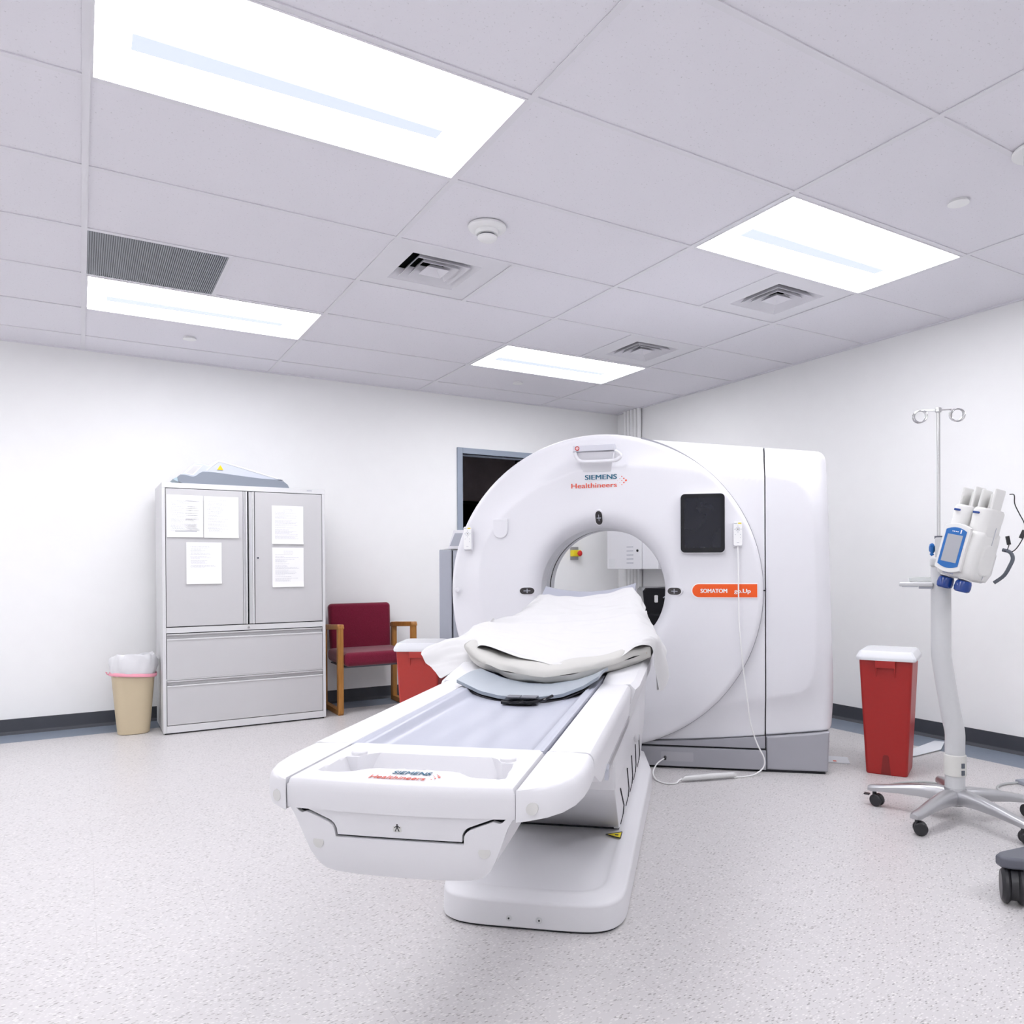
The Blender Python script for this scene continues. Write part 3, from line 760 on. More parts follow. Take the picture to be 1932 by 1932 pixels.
# cord
cp = [(.722, -.052, 1.19), (.7225, -.052, 1.12), (.724, -.053, .998), (.726, -.055, .804), (.736, -.06, .666), (.749, -.06, .528), (.767, -.055, .391), (.783, -.05, .267), (.815, -.045, .165), (.850, -.045, .09), (.845, -.05, .04), (.791, -.073, .006), (.700, -.128, .005)]
bm = bm_new(); add_tube(bm, [g2w(*p) for p in smooth_path(cp, 6)], .0036, 8)
add_tube(bm, [g2w(*p) for p in smooth_path([(.700, -.128, .005), (.60, -.175, .018), (.44, -.245, .018), (.405, -.29, .006), (.36, -.30, .005), (.31, -.25, .005), (.285, -.17, .02), (.30, -.09, .045), (.325, -.035, .056), (.340, -.012, .059)], 6)], .0036, 8)
o = obj('control_cord', bm, CORDW); tag(o, 'long white cord hanging from the hand control down to the scanner plinth', 'cord')
t = thing('cord_sleeve', 'clear plastic bundle tied round the white cord on the floor', 'cord bundle', g2w(.57, -.19, 0))
bm = bm_new()
pts_ = [g2w(*p)-g2w(.57, -.19, 0) for p in ((.705, -.125, .014), (.69, -.133, .020), (.57, -.19, .021), (.45, -.24, .019), (.43, -.252, .012))]
add_tube(bm, pts_, [.006, .014, .0155, .013, .004], 10); obj('plastic_sleeve', bm, mat('crinkled clear film', (.80, .80, .80), .25, spec=.6, bump=1, bs=90, trans=.2), t)

# ================================================================== PATIENT TABLE (same frame)
Tb0 = g2w(0, -1.2, 0)
P = thing('patient_table', 'long white patient couch with curved foot end in front of the scanner', 'patient table', Tb0, GA, off=(0, -1.2, 0))
def sgn(v): return 1 if v > 0 else -1
# floor plinth
def plinth_outline(ins, n=14):
    hw, rr = .293-ins, .13
    y1, pts_ = -.10-0*ins, []
    yf = lambda x: -1.918+ins+.060*(abs(x)/.293)**2.2
    for k in range(n+1):
        a = R(180+ 90*k/n*1.0)
        pts_.append((-hw+rr+rr*math.cos(a), yf(hw)+rr+.0+rr*math.sin(a)))
    out = []
    N = 40
    # superellipse-like front
    for k in range(N+1):
        s_ = -1+2*k/N; ang = s_*math.pi/2
        x = hw*math.copysign(abs(math.sin(ang))**.38, ang) if k not in (0, N) else s_*hw
        yy = -1.70-(.218-ins)*abs(math.cos(ang))**.55 if k not in (0, N) else -1.70
        out.append((x, yy))
    return [(-hw*.80, -.06-ins), (-hw, -.42)]+out+[(hw, -.42), (hw*.80, -.06-ins)]
lv = [(.022, .006, 0), (.010, .006, 0), (.004, .006, 0), (0, .010, 0), (.001, .078, 0), (.004, .085, 0), (.010, .089, 0), (.040, .100, 0), (.058, .101, 0), (.066, .098, 0), (.075, .0975, 0)]
bm = bm_new(); RG = []
for ins, z, _ in lv: RG.append([bm.verts.new((x, y, z+(.018*min(1, max(0, (y+1.9)/.7)) if z > .05 else 0))) for x, y in plinth_outline(ins)])
n = len(RG[0])
for i in range(len(RG)-1):
    for k in range(n): bm.faces.new((RG[i][k], RG[i][(k+1) % n], RG[i+1][(k+1) % n], RG[i+1][k]))
bm.faces.new(RG[0][::-1]); bm.faces.new(RG[-1])
pl = obj('floor_plinth', bm, SHELL2, P, sharp=50)
bm = bm_new(); q = [bm.verts.new((x, y, z)) for z in (0, .007) for x, y in plinth_outline(.008)]
nq = len(q)//2; bm.faces.new(q[:nq][::-1]); bm.faces.new(q[nq:])
for k in range(nq): bm.faces.new((q[k], q[(k+1) % nq], q[nq+(k+1) % nq], q[nq+k]))
sub('plinth_gap', bm, GAP, pl, P)
for bx in (-.05, .043):
    bm = bm_new(); add_cyl(bm, (bx, -1.9155, .035), (bx, -1.9215, .035), .0085, seg=20, bev=.001); b_ = sub('cover_bolt', bm, COLM, pl, P)
    bm = bm_new(); add_cyl(bm, (bx, -1.921, .035), (bx, -1.9225, .035), .003, seg=10); sub('bolt_socket', bm, BLACKM, pl, P)
bm = bm_new(); zt = .0975+.018*min(1, (1.9-1.375)/.7)+.0008
add_prism(bm, [(.180, -1.375), (.236, -1.405), (.236, -1.340)], lambda x, y: (x, y, zt), lambda x, y: (x, y, zt+.0006)); st = sub('warning_sticker', bm, YEL, pl, P, flat=True)
bm = bm_new()
for a_, b_ in (((.180, -1.375), (.236, -1.405)), ((.236, -1.405), (.236, -1.340)), ((.236, -1.340), (.180, -1.375))): add_tube(bm, [(a_[0], a_[1], zt+.0008), (b_[0], b_[1], zt+.0008)], .0018, 6)
add_box(bm, .213, .226, -1.379, -1.367, zt+.0005, zt+.0012)
sub('sticker_print', bm, BLACKM, pl, P)
# lift column with slanting bellows
bm = bm_new()
prof = [(-1.30, .112), (-.16, .112), (-.16, .30), (-.45, .60), (-1.98, .60), (-1.70, .37)]
add_prism(bm, prof, lambda y, z: (-.222-(z-.11)*.10, y, z), lambda y, z: (.222+(z-.11)*.10, y, z), .004)
col = obj('lift_column', bm, SHELL2, P)
bm = bm_new()
for k, (ya, yb) in enumerate(((-1.47, -1.185), (-1.20, -.960), (-1.00, -.765), (-.80, -.575), (-.60, -.350))):
    for sx in (1, -1):
        fx = lambda z: sx*(.2228+(z-.11)*.10)
        add_tube(bm, [(fx(.31), ya, .31), (fx(.165), yb, .165), (fx(.128), yb+.005, .128)], .0032, 6)
        add_tube(bm, [(fx(.128), yb+.005, .128), (fx(.118), yb-.085, .118)], .0022, 6)
add_tube(bm, [(-.222, -1.303, .115), (.222, -1.303, .115)], .006, 6)
sub('bellows_seams', bm, GAP, col, P)
bm = bm_new(); add_box(bm, .203, .222, -1.318, -1.300, .116, .146, .002); sub('latch', bm, COLM, col, P)
bm = bm_new(); add_box(bm, .14, .175, -1.815, -1.801, .452, .470); add_box(bm, .150, .165, -1.817, -1.800, .455, .466)
sub('label_square', bm, BLACKM, col, P)
# carriage under the rails
bm = bm_new()
prof = [(-1.80, .40), (-1.02, .40), (-.84, .33), (-.80, .40), (-.82, .50), (-.88, .57), (-.98, .62), (-1.83, .62), (-1.84, .50)]
add_prism(bm, prof, lambda y, z: (-.262, y, z), lambda y, z: (.262, y, z), .010, 3)
obj('carriage', bm, SHELL2, P)
bm = bm_new(); add_box(bm, -.20, .20, -2.60, -1.75, .60, .655, .01); obj('frame_beam', bm, SHELL2, P)
# fixed upper body toward the scanner
bm = bm_new()
def us(y, f, zt):
    h = [(.205, .672), (.212, zt-.004), (.222, zt), (.318*f, zt+.004), (.336*f, zt-.012), (.332*f, .69), (.300*f, .61), (.262*f, .55), (.20, .53)]
    return [(x, y, z) for x, z in h]+[(-x, y, z) for x, z in h[::-1]]
loft(bm, [us(-1.745, .95, .715), us(-1.70, .98, .722), us(-1.50, 1.0, .742), us(-1.20, 1.0, .750), us(-.30, .95, .750)], True, True)
obj('upper_body', bm, SHELL2, P)
# side rails
for sx in (-1, 1):
    bm = bm_new()
    sec = [(.206, .690), (.208, .712), (.214, .7185), (.288, .7185), (.2965, .7165), (.3020, .711), (.3050, .702), (.3055, .690), (.2965, .612), (.289, .590), (.262, .584), (.206, .60)]
    def rs_(y, zm): return [(sx*x, y, max(z, zm-.004*(x > .3)-.0*x)) if z < .70 else (sx*x, y, z) for x, z in sec]
    loft(bm, [rs_(-2.634, .662), rs_(-2.56, .652), rs_(-2.48, .618), rs_(-2.38, .588), rs_(-2.30, .584), rs_(-1.75, .584)], True, True)
    rl = obj('side_rail', bm, SHELL2, P, sharp=30)
    bm = bm_new(); a_ = sx*.2990
    add_prism(bm, [(-2.35, .596), (-1.76, .596), (-1.76, .622), (-2.35, .620)], lambda y, z: (sx*(.2925+(z-.60)*.13), y, z), lambda y, z: (sx*(.2985+(z-.60)*.13), y, z)); sub('accessory_track', bm, ALU, rl, P)
    bm = bm_new(); add_prism(bm, [(-2.37, .590), (-2.345, .592), (-2.345, .622), (-2.362, .614)], lambda y, z: (sx*.294, y, z), lambda y, z: (sx*.303, y, z)); sub('track_end', bm, GPRINT, rl, P)
# foot end: rim outline as hw(y) / y(x)
def rim_pts():
    return [(.3055, -2.636), (.3065, -2.70), (.304, -2.75), (.296, -2.80), (.280, -2.843), (.257, -2.875), (.232, -2.895), (.209, -2.908)]
def yfront(x): return -2.906-.013*(1-(abs(x)/.209)**2)
for sx in (-1, 1):
    bm = bm_new(); out = [Vector((x, y, 0)) for x, y in rim_pts()]; inn = [Vector((.2115, y, 0)) for y in (-2.636, -2.68, -2.73, -2.78, -2.82, -2.85, -2.88, -2.903)]
    cen = Vector((.15, -2.6, 0)); rows_ = []
    prof = [(0.0, .7185, 1), (.55, .7185, 0), (.86, .7165, 0), (.94, .711, 0), (.985, .702, 0), (1.0, .690, 0), (.995, .672, 0), (.965, .664, 0), (.80, .6625, 0), (0, .6625, 1)]
    for o_, i_ in zip(out, inn):
        rows_.append([bm.verts.new((sx*(i_.x+(o_.x-i_.x)*f), i_.y+(o_.y-i_.y)*f, z)) for f, z, _ in prof])
    for a_, b_ in zip(rows_[:-1], rows_[1:]):
        for k in range(len(prof)-1): bm.faces.new((a_[k], a_[k+1], b_[k+1], b_[k]))
        bm.faces.new((a_[-1], a_[0], b_[0], b_[-1]))
    bm.faces.new(rows_[0]); bm.faces.new(rows_[-1][::-1])
    cc = obj('corner_cover', bm, SHELL2, P, sharp=50)
    bm = bm_new(); add_prism(bm, [(.0105*math.cos(2*math.pi*k/20), .0105*math.sin(2*math.pi*k/20)) for k in range(20)],
        lambda a, b: (sx*.234+a*.92, -2.896+sx*a*.35, .684+b), lambda a, b: (sx*.234+a*.92, -2.888+sx*a*.35, .684+b)); sub('screw_cap', bm, mat('screw cap', (.62, .615, .60), .5, var=.01), cc, P)
# tray piece
trayp = [(-.165, -2.712), (.165, -2.712), (.176, -2.85), (.165, -2.857), (.135, -2.857), (.112, -2.850), (.088, -2.826), (.070, -2.820), (-.070, -2.820), (-.088, -2.826), (-.112, -2.850), (-.135, -2.857), (-.165, -2.857), (-.176, -2.85)]
def psd(pl_, x, y):
    d = 1e9; ins = False; n = len(pl_)
    for i in range(n):
        ax, ay = pl_[i]; bx, by = pl_[(i+1) % n]; ex, ey = bx-ax, by-ay
        t_ = max(0, min(1, ((x-ax)*ex+(y-ay)*ey)/(ex*ex+ey*ey))); d = min(d, math.hypot(x-ax-ex*t_, y-ay-ey*t_))
        if (ay > y) != (by > y) and x < (bx-ax)*(y-ay)/(by-ay)+ax: ins = not ins
    return -d if ins else d
bm = bm_new()
def trayf(u, v):
    x = -.2075+.415*u; yf_ = yfront(x); y = -2.642+(yf_+2.642)*v
    s = psd(trayp, x, y)
    z = .7215
    if s < 0: z -= .040*min(1, (-s/.012))**.8
    elif s < .006: z -= .0015*(1-s/.006)
    d = min((y-yf_), (x+.2075)*1.2, (.2075-x)*1.2)
    z -= rnd(max(0, d), .012)
    return (x, y, z)
V = add_grid(bm, trayf, 96, 84)
# front skirt of the tray piece
pr = [r_[-1] for r_ in V]
for zz, dy in ((.700, -.0005), (.684, .0005), (.667, .003), (.6655, .008)):
    nx = [bm.verts.new((v.co.x, yfront(v.co.x)+dy, zz+.0*abs(v.co.x))) for v in pr]
    for k in range(len(pr)-1): bm.faces.new((pr[k], pr[k+1], nx[k+1], nx[k]))
    pr = nx
for side in (V[0], V[-1]):
    lo = [bm.verts.new((v.co.x, v.co.y, .668)) for v in side]
    for k in range(len(side)-1): bm.faces.new((side[k], side[k+1], lo[k+1], lo[k]))
et = obj('end_tray', bm, SHELL2, P, sharp=40)
for sx in (-1, 1):
    bm = bm_new(); add_prism(bm, [(sx*.112, -2.709), (sx*.176, -2.709), (sx*.178, -2.752), (sx*.145, -2.750), (sx*.13, -2.722)], lambda x, y: (x, y, .7205), lambda x, y: (x, y, .680)); kb = sub('tray_corner', bm, SHELL2, et, P)
    bm = bm_new(); add_cyl(bm, (sx*.152, -2.728, .715), (sx*.152, -2.728, .7275), .0155, seg=24, bev=.002); sub('tray_knob', bm, SHELL2, et, P)
LX, LY, LW = -.060, -2.893, .102
bT, bO = bm_new(), bm_new()
logo(bT, bO, (LX, LY, .7222), (1, 0, 0), (0, 1, 0), LW)
for b_ in (bT, bO):
    for v in b_.verts: v.co.y = LY+(v.co.y-LY)*1.75; v.co.z += .0005
sub('logo_wordmark', bT, TEAL, et, P, flat=True); sub('logo_tagline', bO, ORANGE, et, P, flat=True)
# tongue and apron (column-wise panels following the bowed front)
def panel(bm, xs, zlo, zhi, yf_, th=.012, nz=6):
    A, B = [], []
    for x in xs:
        a, b = zlo(x), zhi(x)
        A.append([bm.verts.new((x, yf_(x, a+(b-a)*k/nz), a+(b-a)*k/nz)) for k in range(nz+1)])
        B.append([bm.verts.new((x, yf_(x, a+(b-a)*k/nz)+th, a+(b-a)*k/nz)) for k in range(nz+1)])
    n = len(xs)
    for i in range(n-1):
        for k in range(nz):
            bm.faces.new((A[i][k], A[i+1][k], A[i+1][k+1], A[i][k+1])); bm.faces.new((B[i+1][k], B[i][k], B[i][k+1], B[i+1][k+1]))
        bm.faces.new((A[i][0], B[i][0], B[i+1][0], A[i+1][0])); bm.faces.new((A[i][nz], A[i+1][nz], B[i+1][nz], B[i][nz]))
    for i in (0, n-1):
        for k in range(nz): bm.faces.new((A[i][k], A[i][k+1], B[i][k+1], B[i][k]))
def lerp_t(x, tab):
    x = abs(x)
    for (a, za), (b, zb) in zip(tab[:-1], tab[1:]):
        if x <= b: return za+(zb-za)*(x-a)/(b-a)
    return tab[-1][1]
BOW = lambda x: .003*(1-min(1, abs(x)/.20)**2)
tong_lo = [(0, .6215), (.1135, .6215), (.1145, .633), (.118, .641), (.125, .6475), (.168, .6650), (.1725, .6685), (.20, .674)]
apr_hi = [(0, .6170), (.1170, .6170), (.1185, .632), (.1215, .638), (.128, .6435), (.170, .6610), (.174, .6600), (.181, .6580), (.188, .6620), (.193, .6700), (.206, .672)]
yt = lambda x, z: yfront(x)+.006+(.668-z)*.16
ya_ = lambda x, z: yfront(x)+.0035+(.668-z)*.16+max(0, .60-z)**2*3
N = 80
bm = bm_new(); xs = [-.170+.340*k/N for k in range(N+1)]
xs = sorted(set(xs+[-.1135, .1135, -.1145, .1145, -.118, .118]))
panel(bm, xs, lambda x: min(.666, lerp_t(x, tong_lo)+BOW(x)), lambda x: .6675, yt); tg = obj('end_tongue', bm, SHELL2, P, sharp=45)
# pictogram of a person
bm = bm_new(); fy = yfront(0)+.006+(.668-.643)*.16-.0008
plate(bm, rrect(-.0075, .0075, .6365, .6515, .001), fy+.0003, fy+.002); sg = sub('pictogram_plate', bm, mat('pictogram ground', (.60, .60, .58), .5, var=.01), tg, P, flat=True)
bm = bm_new(); fy -= .0004
def pz(pts_): plate(bm, [(x, .644+z) for x, z in pts_], fy, fy+.0006)
pz([(.0014*math.cos(2*math.pi*k/10), .0050+.0014*math.sin(2*math.pi*k/10)) for k in range(10)])
pz([(-.0012, .0035), (.0012, .0035), (.0012, -.001), (-.0012, -.001)])
pz([(-.0012, .0035), (-.0012, .0018), (-.0050, -.0010), (-.0055, .0000)]); pz([(.0012, .0035), (.0012, .0018), (.0050, -.0010), (.0055, .0000)])
pz([(-.0012, .0), (.0002, .0), (-.0028, -.0065), (-.0045, -.0065)]); pz([(-.0002, .0), (.0012, .0), (.0045, -.0065), (.0028, -.0065)])
sub('pictogram', bm, BLACKM, tg, P, flat=True)
# apron
apr_lo = [(0, .5460), (.08, .5470), (.125, .5500), (.145, .5560), (.158, .5680), (.170, .5900), (.182, .6200), (.193, .650), (.206, .672)]
bm = bm_new(); xs = sorted(set([-.2055+.411*k/N for k in range(N+1)]+[s_*v for s_ in (-1, 1) for v in (.1170, .1185, .1215)]))
panel(bm, xs, lambda x: lerp_t(x, apr_lo)-.0001+BOW(x), lambda x: lerp_t(x, apr_hi)+BOW(x), ya_, .010, 10)
obj('end_apron', bm, SHELL2, P, sharp=45)
# apron body running back
bm = bm_new(); RG = []
for ys, sc, zup in ((.010, 1.0, 0), (.09, 1.0, 0), (.18, 1.0, .002), (.27, 1.0, .006), (.285, .97, .03), (.29, .92, .09)):
    ring = []
    for k in range(41):
        x = -.2055+.411*k/40; z = min(.6705, lerp_t(x, apr_lo)+zup+BOW(x)*(.8 if ys > .02 else 1))
        y = ya_(x, z)*(1) if ys < .02 else -2.893+ys*.92
        ring.append(bm.verts.new((x*sc, y+(ys if ys < .02 else 0), z)))
    RG.append(ring)
for i in range(len(RG)-1):
    for k in range(40): bm.faces.new((RG[i][k], RG[i][k+1], RG[i+1][k+1], RG[i+1][k]))
obj('apron_shell', bm, SHELL2, P, sharp=60)
bm = bm_new(); xs = [-.19+.38*k/30 for k in range(31)]
panel(bm, xs, lambda x: max(.616, lerp_t(x, apr_lo)+.016), lambda x: .674, lambda x, z: yfront(x)+.018+(.668-z)*.16, .01); obj('apron_gap', bm, GAP, P)
for sx in (-1, 1):
    bm = bm_new(); c = (sx*.152, 0, .607); yy = ya_(.152, .607)
    add_prism(bm, [(.0105*math.cos(2*math.pi*k/20), .0105*math.sin(2*math.pi*k/20)) for k in range(20)],
        lambda a, b: (c[0]+a, ya_(c[0]+a, .607)-.0008, c[2]+b), lambda a, b: (c[0]+a, yy+.006, c[2]+b)); obj('screw_cap', bm, mat('screw cap b', (.58, .575, .56), .5, var=.01), P)
# padded top
bm = bm_new()
def matf(u, v):
    x = -.205+.41*u; y = -2.648+2.10*v; s = abs(x)/.205
    z = .689+.020*s**2.0
    z += .016*math.exp(-((s-.90)/.07)**2)
    if s > .95: z = .7215-.02*(s-.95)/.05*0
    z += .0022*math.sin(9*x*8+y*5)*math.sin(y*11+2*x)*(1-s)
    if v < .01: z = max(z, .700)
    return (x, y, z)
V = add_grid(bm, matf, 60, 90)
for side in (V[0], V[-1]):
    lo = [bm.verts.new((v.co.x, v.co.y, .66)) for v in side]
    for k in range(len(side)-1): bm.faces.new((side[k], side[k+1], lo[k+1], lo[k]))
lo = [bm.verts.new((r_[0].co.x, r_[0].co.y, .66)) for r_ in V]
for k in range(len(V)-1): bm.faces.new((V[k][0], V[k+1][0], lo[k+1], lo[k]))
obj('padded_top', bm, MATM, P, sharp=60)

# ---- wedge under the sheet (own thing)
GAoff = lambda: None
Wd = thing('positioning_wedge', 'grey concave cushion raised at the scanner end of the couch, under the white sheet', 'cushion', g2w(0, -.9, .755), GA, off=(0, -.9, .755))
rowsW = [(-1.30, .30, .760, .755), (-1.15, .29, .800, .775), (-.95, .272, .850, .815), (-.75, .245, .895, .855), (-.55, .222, .955, .918), (-.43, .2225, 1.000, .966)]
bm = bm_new()
def wf(u, v):
    k = v*(len(rowsW)-1); i = min(int(k), len(rowsW)-2); f = k-i
    y, hw, ze, zc = [rowsW[i][q]*(1-f)+rowsW[i+1][q]*f for q in range(4)]
    s = -1+2*u; x = hw*s
    z = zc+(ze-zc)*abs(s)**2+(.008*s if y > -.8 else .004*s)
    return (x, y, z)
V = add_grid(bm, wf, 24, 20)
lo = [[bm.verts.new((v.co.x, v.co.y, .7525)) for v in r_] for r_ in V]
for e in range(20):
    for i in (0, 24): bm.faces.new((V[i][e], V[i][e+1], lo[i][e+1], lo[i][e]))
for i in range(24):
    for j in (0, 20): bm.faces.new((V[i][j], V[i+1][j], lo[i+1][j], lo[i][j]))
obj('cushion_body', bm, mat('grey cushion vinyl', (.35, .36, .42), .4, var=.02), Wd, sharp=50)

# ---- pillow
PW = thing('pillow', 'off-white paper-covered pillow sagging in the couch under the white sheet', 'pillow', g2w(0, -1.45, .70), GA, off=(0, -1.45, .70))
bm = bm_new()
outl = [(-.318, .782, -1.50), (-.272, .752, -1.565), (-.210, .727, -1.61), (-.14, .706, -1.63), (-.065, .695, -1.66), (.018, .691, -1.668), (.105, .699, -1.66), (.188, .717, -1.625), (.255, .736, -1.57), (.315, .752, -1.49), (.348, .768, -1.42)]
def interp(tab, u):
    k = u*(len(tab)-1); i = min(int(k), len(tab)-2); f = k-i; f2 = f
    return [tab[i][q]*(1-f2)+tab[i+1][q]*f2 for q in range(len(tab[0]))]
def pf(u, v):
    x, zb, yfr = interp(outl, u); yfr -= .022; zb -= .002; e = math.sin(math.pi*min(1, max(0, .03+.94*u)))**.28
    top = zb+.080*e; yb = -1.20
    ang = 2*math.pi*v; cy, cz = (yfr+yb)/2, (zb+top)/2
    cc_, ss = math.cos(ang), math.sin(ang)
    y = cy-(yb-yfr)/2*math.copysign(abs(cc_)**.7, cc_)*(.6+.4*e); z = cz+(top-zb)/2*math.copysign(abs(ss)**.6, ss)
    crease = .006*math.sin(u*23+1.5*math.sin(v*9))*max(0, cc_)
    return (x, y+crease+.006*mnoise.noise(Vector((u*9, v*7, 2.2))), max(z+.007*mnoise.noise(Vector((u*11+v*4, v*8, 7.1)))*(1 if cc_ > -.5 else .5), .7225-.03*(1-(x/.21)**2) if abs(x) < .21 else .7225))
V = add_grid(bm, lambda u, v: pf(u, v), 44, 28)
bmesh.ops.remove_doubles(bm, verts=bm.verts[:], dist=.0005)
try: bmesh.ops.holes_fill(bm, edges=[e for e in bm.edges if e.is_boundary], sides=60)
except Exception: pass
pb = obj('pillow_case', bm, PILLOW, PW, sharp=80)
bm = bm_new()
for k, (dx, dz) in enumerate(((0, 0), (.006, -.004), (.009, -.010), (.004, -.013), (.008, -.019), (.002, -.021), (-.016, -.006))): add_box(bm, .02+dx, .0245+dx, -1.6735, -1.672, .738+dz, .7398+dz)
sub('case_print', bm, GPRINT, pb, PW, flat=True)
# ---- beige cloth end
bm = bm_new(); solid_grid(bm, lambda u, v: (.285+.052*u, -1.45+.10*v, .797+.010*u-.045*v*u-.02*(1-v)*u), 6, 6, (0, 0, -.004))
sub('inner_fold', bm, mat('tan cloth', (.50, .37, .29), .8, var=.04), pb, PW)

# ---- sheet
SR = [
[(-0.396,-1.520,0.684),(-0.338,-1.500,0.705),(-0.281,-1.480,0.732),(-0.243,-1.540,0.801),(-0.078,-1.600,0.772),(0.047,-1.630,0.753),(0.110,-1.630,0.749),(0.222,-1.600,0.775),(0.304,-1.520,0.807),(0.352,-1.420,0.793),(0.356,-1.400,0.723),(0.364,-1.360,0.645)],
[(-0.461,-1.460,0.722),(-0.379,-1.460,0.753),(-0.294,-1.460,0.784),(-0.261,-1.450,0.814),(-0.105,-1.480,0.797),(0.024,-1.500,0.786),(0.099,-1.500,0.786),(0.209,-1.480,0.798),(0.302,-1.420,0.821),(0.360,-1.340,0.808),(0.368,-1.300,0.724),(0.380,-1.250,0.618)],
[(-0.502,-1.420,0.770),(-0.436,-1.400,0.795),(-0.367,-1.380,0.818),(-0.302,-1.320,0.829),(-0.139,-1.330,0.816),(-0.005,-1.340,0.806),(0.085,-1.340,0.805),(0.191,-1.320,0.815),(0.296,-1.280,0.837),(0.357,-1.220,0.824),(0.379,-1.180,0.768),(0.402,-1.130,0.709)],
[(-0.396,-1.330,0.808),(-0.378,-1.300,0.818),(-0.366,-1.260,0.829),(-0.342,-1.200,0.854),(-0.197,-1.170,0.834),(-0.036,-1.170,0.827),(0.059,-1.170,0.828),(0.173,-1.160,0.841),(0.282,-1.140,0.861),(0.338,-1.080,0.838),(0.354,-1.060,0.803),(0.374,-1.050,0.762)],
[(-0.344,-1.130,0.851),(-0.336,-1.120,0.854),(-0.323,-1.110,0.856),(-0.309,-1.080,0.858),(-0.214,-1.000,0.862),(-0.078,-1.000,0.861),(0.034,-1.000,0.864),(0.145,-1.000,0.874),(0.253,-0.990,0.889),(0.309,-0.950,0.865),(0.319,-0.930,0.846),(0.331,-0.920,0.823)],
[(-0.292,-1.020,0.842),(-0.295,-1.000,0.848),(-0.298,-0.980,0.853),(-0.284,-0.950,0.860),(-0.213,-0.850,0.877),(-0.097,-0.830,0.876),(0.009,-0.830,0.877),(0.125,-0.830,0.896),(0.228,-0.820,0.912),(0.277,-0.800,0.900),(0.286,-0.790,0.883),(0.294,-0.780,0.864)],
[(-0.263,-0.860,0.858),(-0.260,-0.850,0.869),(-0.256,-0.840,0.883),(-0.243,-0.820,0.901),(-0.207,-0.700,0.911),(-0.114,-0.670,0.908),(-0.015,-0.670,0.908),(0.107,-0.670,0.930),(0.211,-0.670,0.957),(0.254,-0.660,0.940),(0.262,-0.650,0.920),(0.269,-0.650,0.899)],
[(-0.229,-0.630,0.927),(-0.229,-0.620,0.934),(-0.228,-0.610,0.942),(-0.219,-0.580,0.953),(-0.188,-0.540,0.948),(-0.120,-0.530,0.942),(-0.023,-0.530,0.942),(0.091,-0.530,0.957),(0.195,-0.530,0.984),(0.224,-0.530,0.974),(0.234,-0.530,0.954),(0.242,-0.530,0.929)],
]
def cr(p0, p1, p2, p3, t):
    return .5*((2*p1)+(-p0+p2)*t+(2*p0-5*p1+4*p2-p3)*t*t+(-p0+3*p1-3*p2+p3)*t**3)
SV = [[Vector(p) for p in row] for row in SR]
def sheet_pt(u, v):
    nr_, nc = len(SV), len(SV[0])
    a = v*(nr_-1); i = min(int(a), nr_-2); f = a-i; b = u*(nc-1); j = min(int(b), nc-2); g_ = b-j
    def rowp(i_):
        i_ = max(0, min(nr_-1, i_)); q = [SV[i_][max(0, min(nc-1, j+d))] for d in (-1, 0, 1, 2)]
        return cr(*q, g_)
    return cr(rowp(i-1), rowp(i), rowp(i+1), rowp(i+2), f)
SH = thing('drape_sheet', 'crumpled bright white sheet draped over the pillow and wedge on the couch', 'sheet', g2w(0, -1.1, .75), GA, off=(0, -1.1, .75))
bm = bm_new()
def shf(u, v):
    p = sheet_pt(u, v)
    n_ = mnoise.noise(Vector((u*7, v*4, .3)))*.010+mnoise.noise(Vector((u*14+v*9, v*16, 1.7)))*.007+abs(mnoise.noise(Vector((u*6+v*5, v*22, 4.7))))*.007
    # long folds across
    k = .012*math.exp(-((v-.62-.10*(u-.5))/.025)**2)*(1 if .2 < u < .86 else .3)
    k -= .009*math.exp(-((v-.58-.10*(u-.5))/.03)**2)
    k += .003*math.sin(26*v+6*u)*math.exp(-((v-.15)/.2)**2)
    hem = 0
    if u > .78: hem = .010*math.sin(v*30+u*8)*(u-.78)/.22
    return (p.x+hem, p.y, p.z+n_+k+.004)
V = add_grid(bm, shf, 132, 120)
bmesh.ops.recalc_face_normals(bm, faces=bm.faces[:])
obj('sheet_cloth', bm, SHEET, SH, sharp=180)

# ---- curved headrest plate lying in the couch
HP = thing('headrest_plate', 'blue-grey curved head support lying upside in the couch before the pillow', 'head support', g2w(0, -1.8, .70), GA, off=(0, -1.8, .70))
HP['label'] = 'blue-grey curved head support lying on the couch in front of the pillow'
near = [(-.220, .733, -1.885), (-.134, .707, -1.925), (-.07, .698, -1.945), (.004, .696, -1.955), (.06, .698, -1.945), (.117, .704, -1.925), (.173, .722, -1.875), (.214, .745, -1.83)]
far = [(-.212, .735, -1.64), (-.128, .709, -1.665), (-.075, .700, -1.675), (-.033, .696, -1.68), (.038, .696, -1.68), (.123, .709, -1.665), (.175, .725, -1.645), (.220, .746, -1.63)]
bm = bm_new()
def hf(u, v):
    a = interp(near, u); b = interp(far, u)
    return (a[0]*(1-v)+b[0]*v, a[2]*(1-v)+b[2]*v, a[1]*(1-v)+b[1]*v+.010+.006*math.sin(math.pi*v))
solid_grid(bm, hf, 40, 10, (0, 0, -.010))
obj('pad', bm, PLATE, HP, sharp=50)
bm = bm_new()
def hf2(u, v):
    x, y, z = hf(.06+.84*u, v*.85+.03); s_ = 4*u*(1-u)
    return (x, y-.016*s_, z-.015)
solid_grid(bm, hf2, 30, 6, (0, 0, -.004))
obj('under_shell', bm, BLACKM, HP, sharp=50)
bm = bm_new(); add_box(bm, -.05, .055, -2.005, -1.92, .6935, .7015, .002)
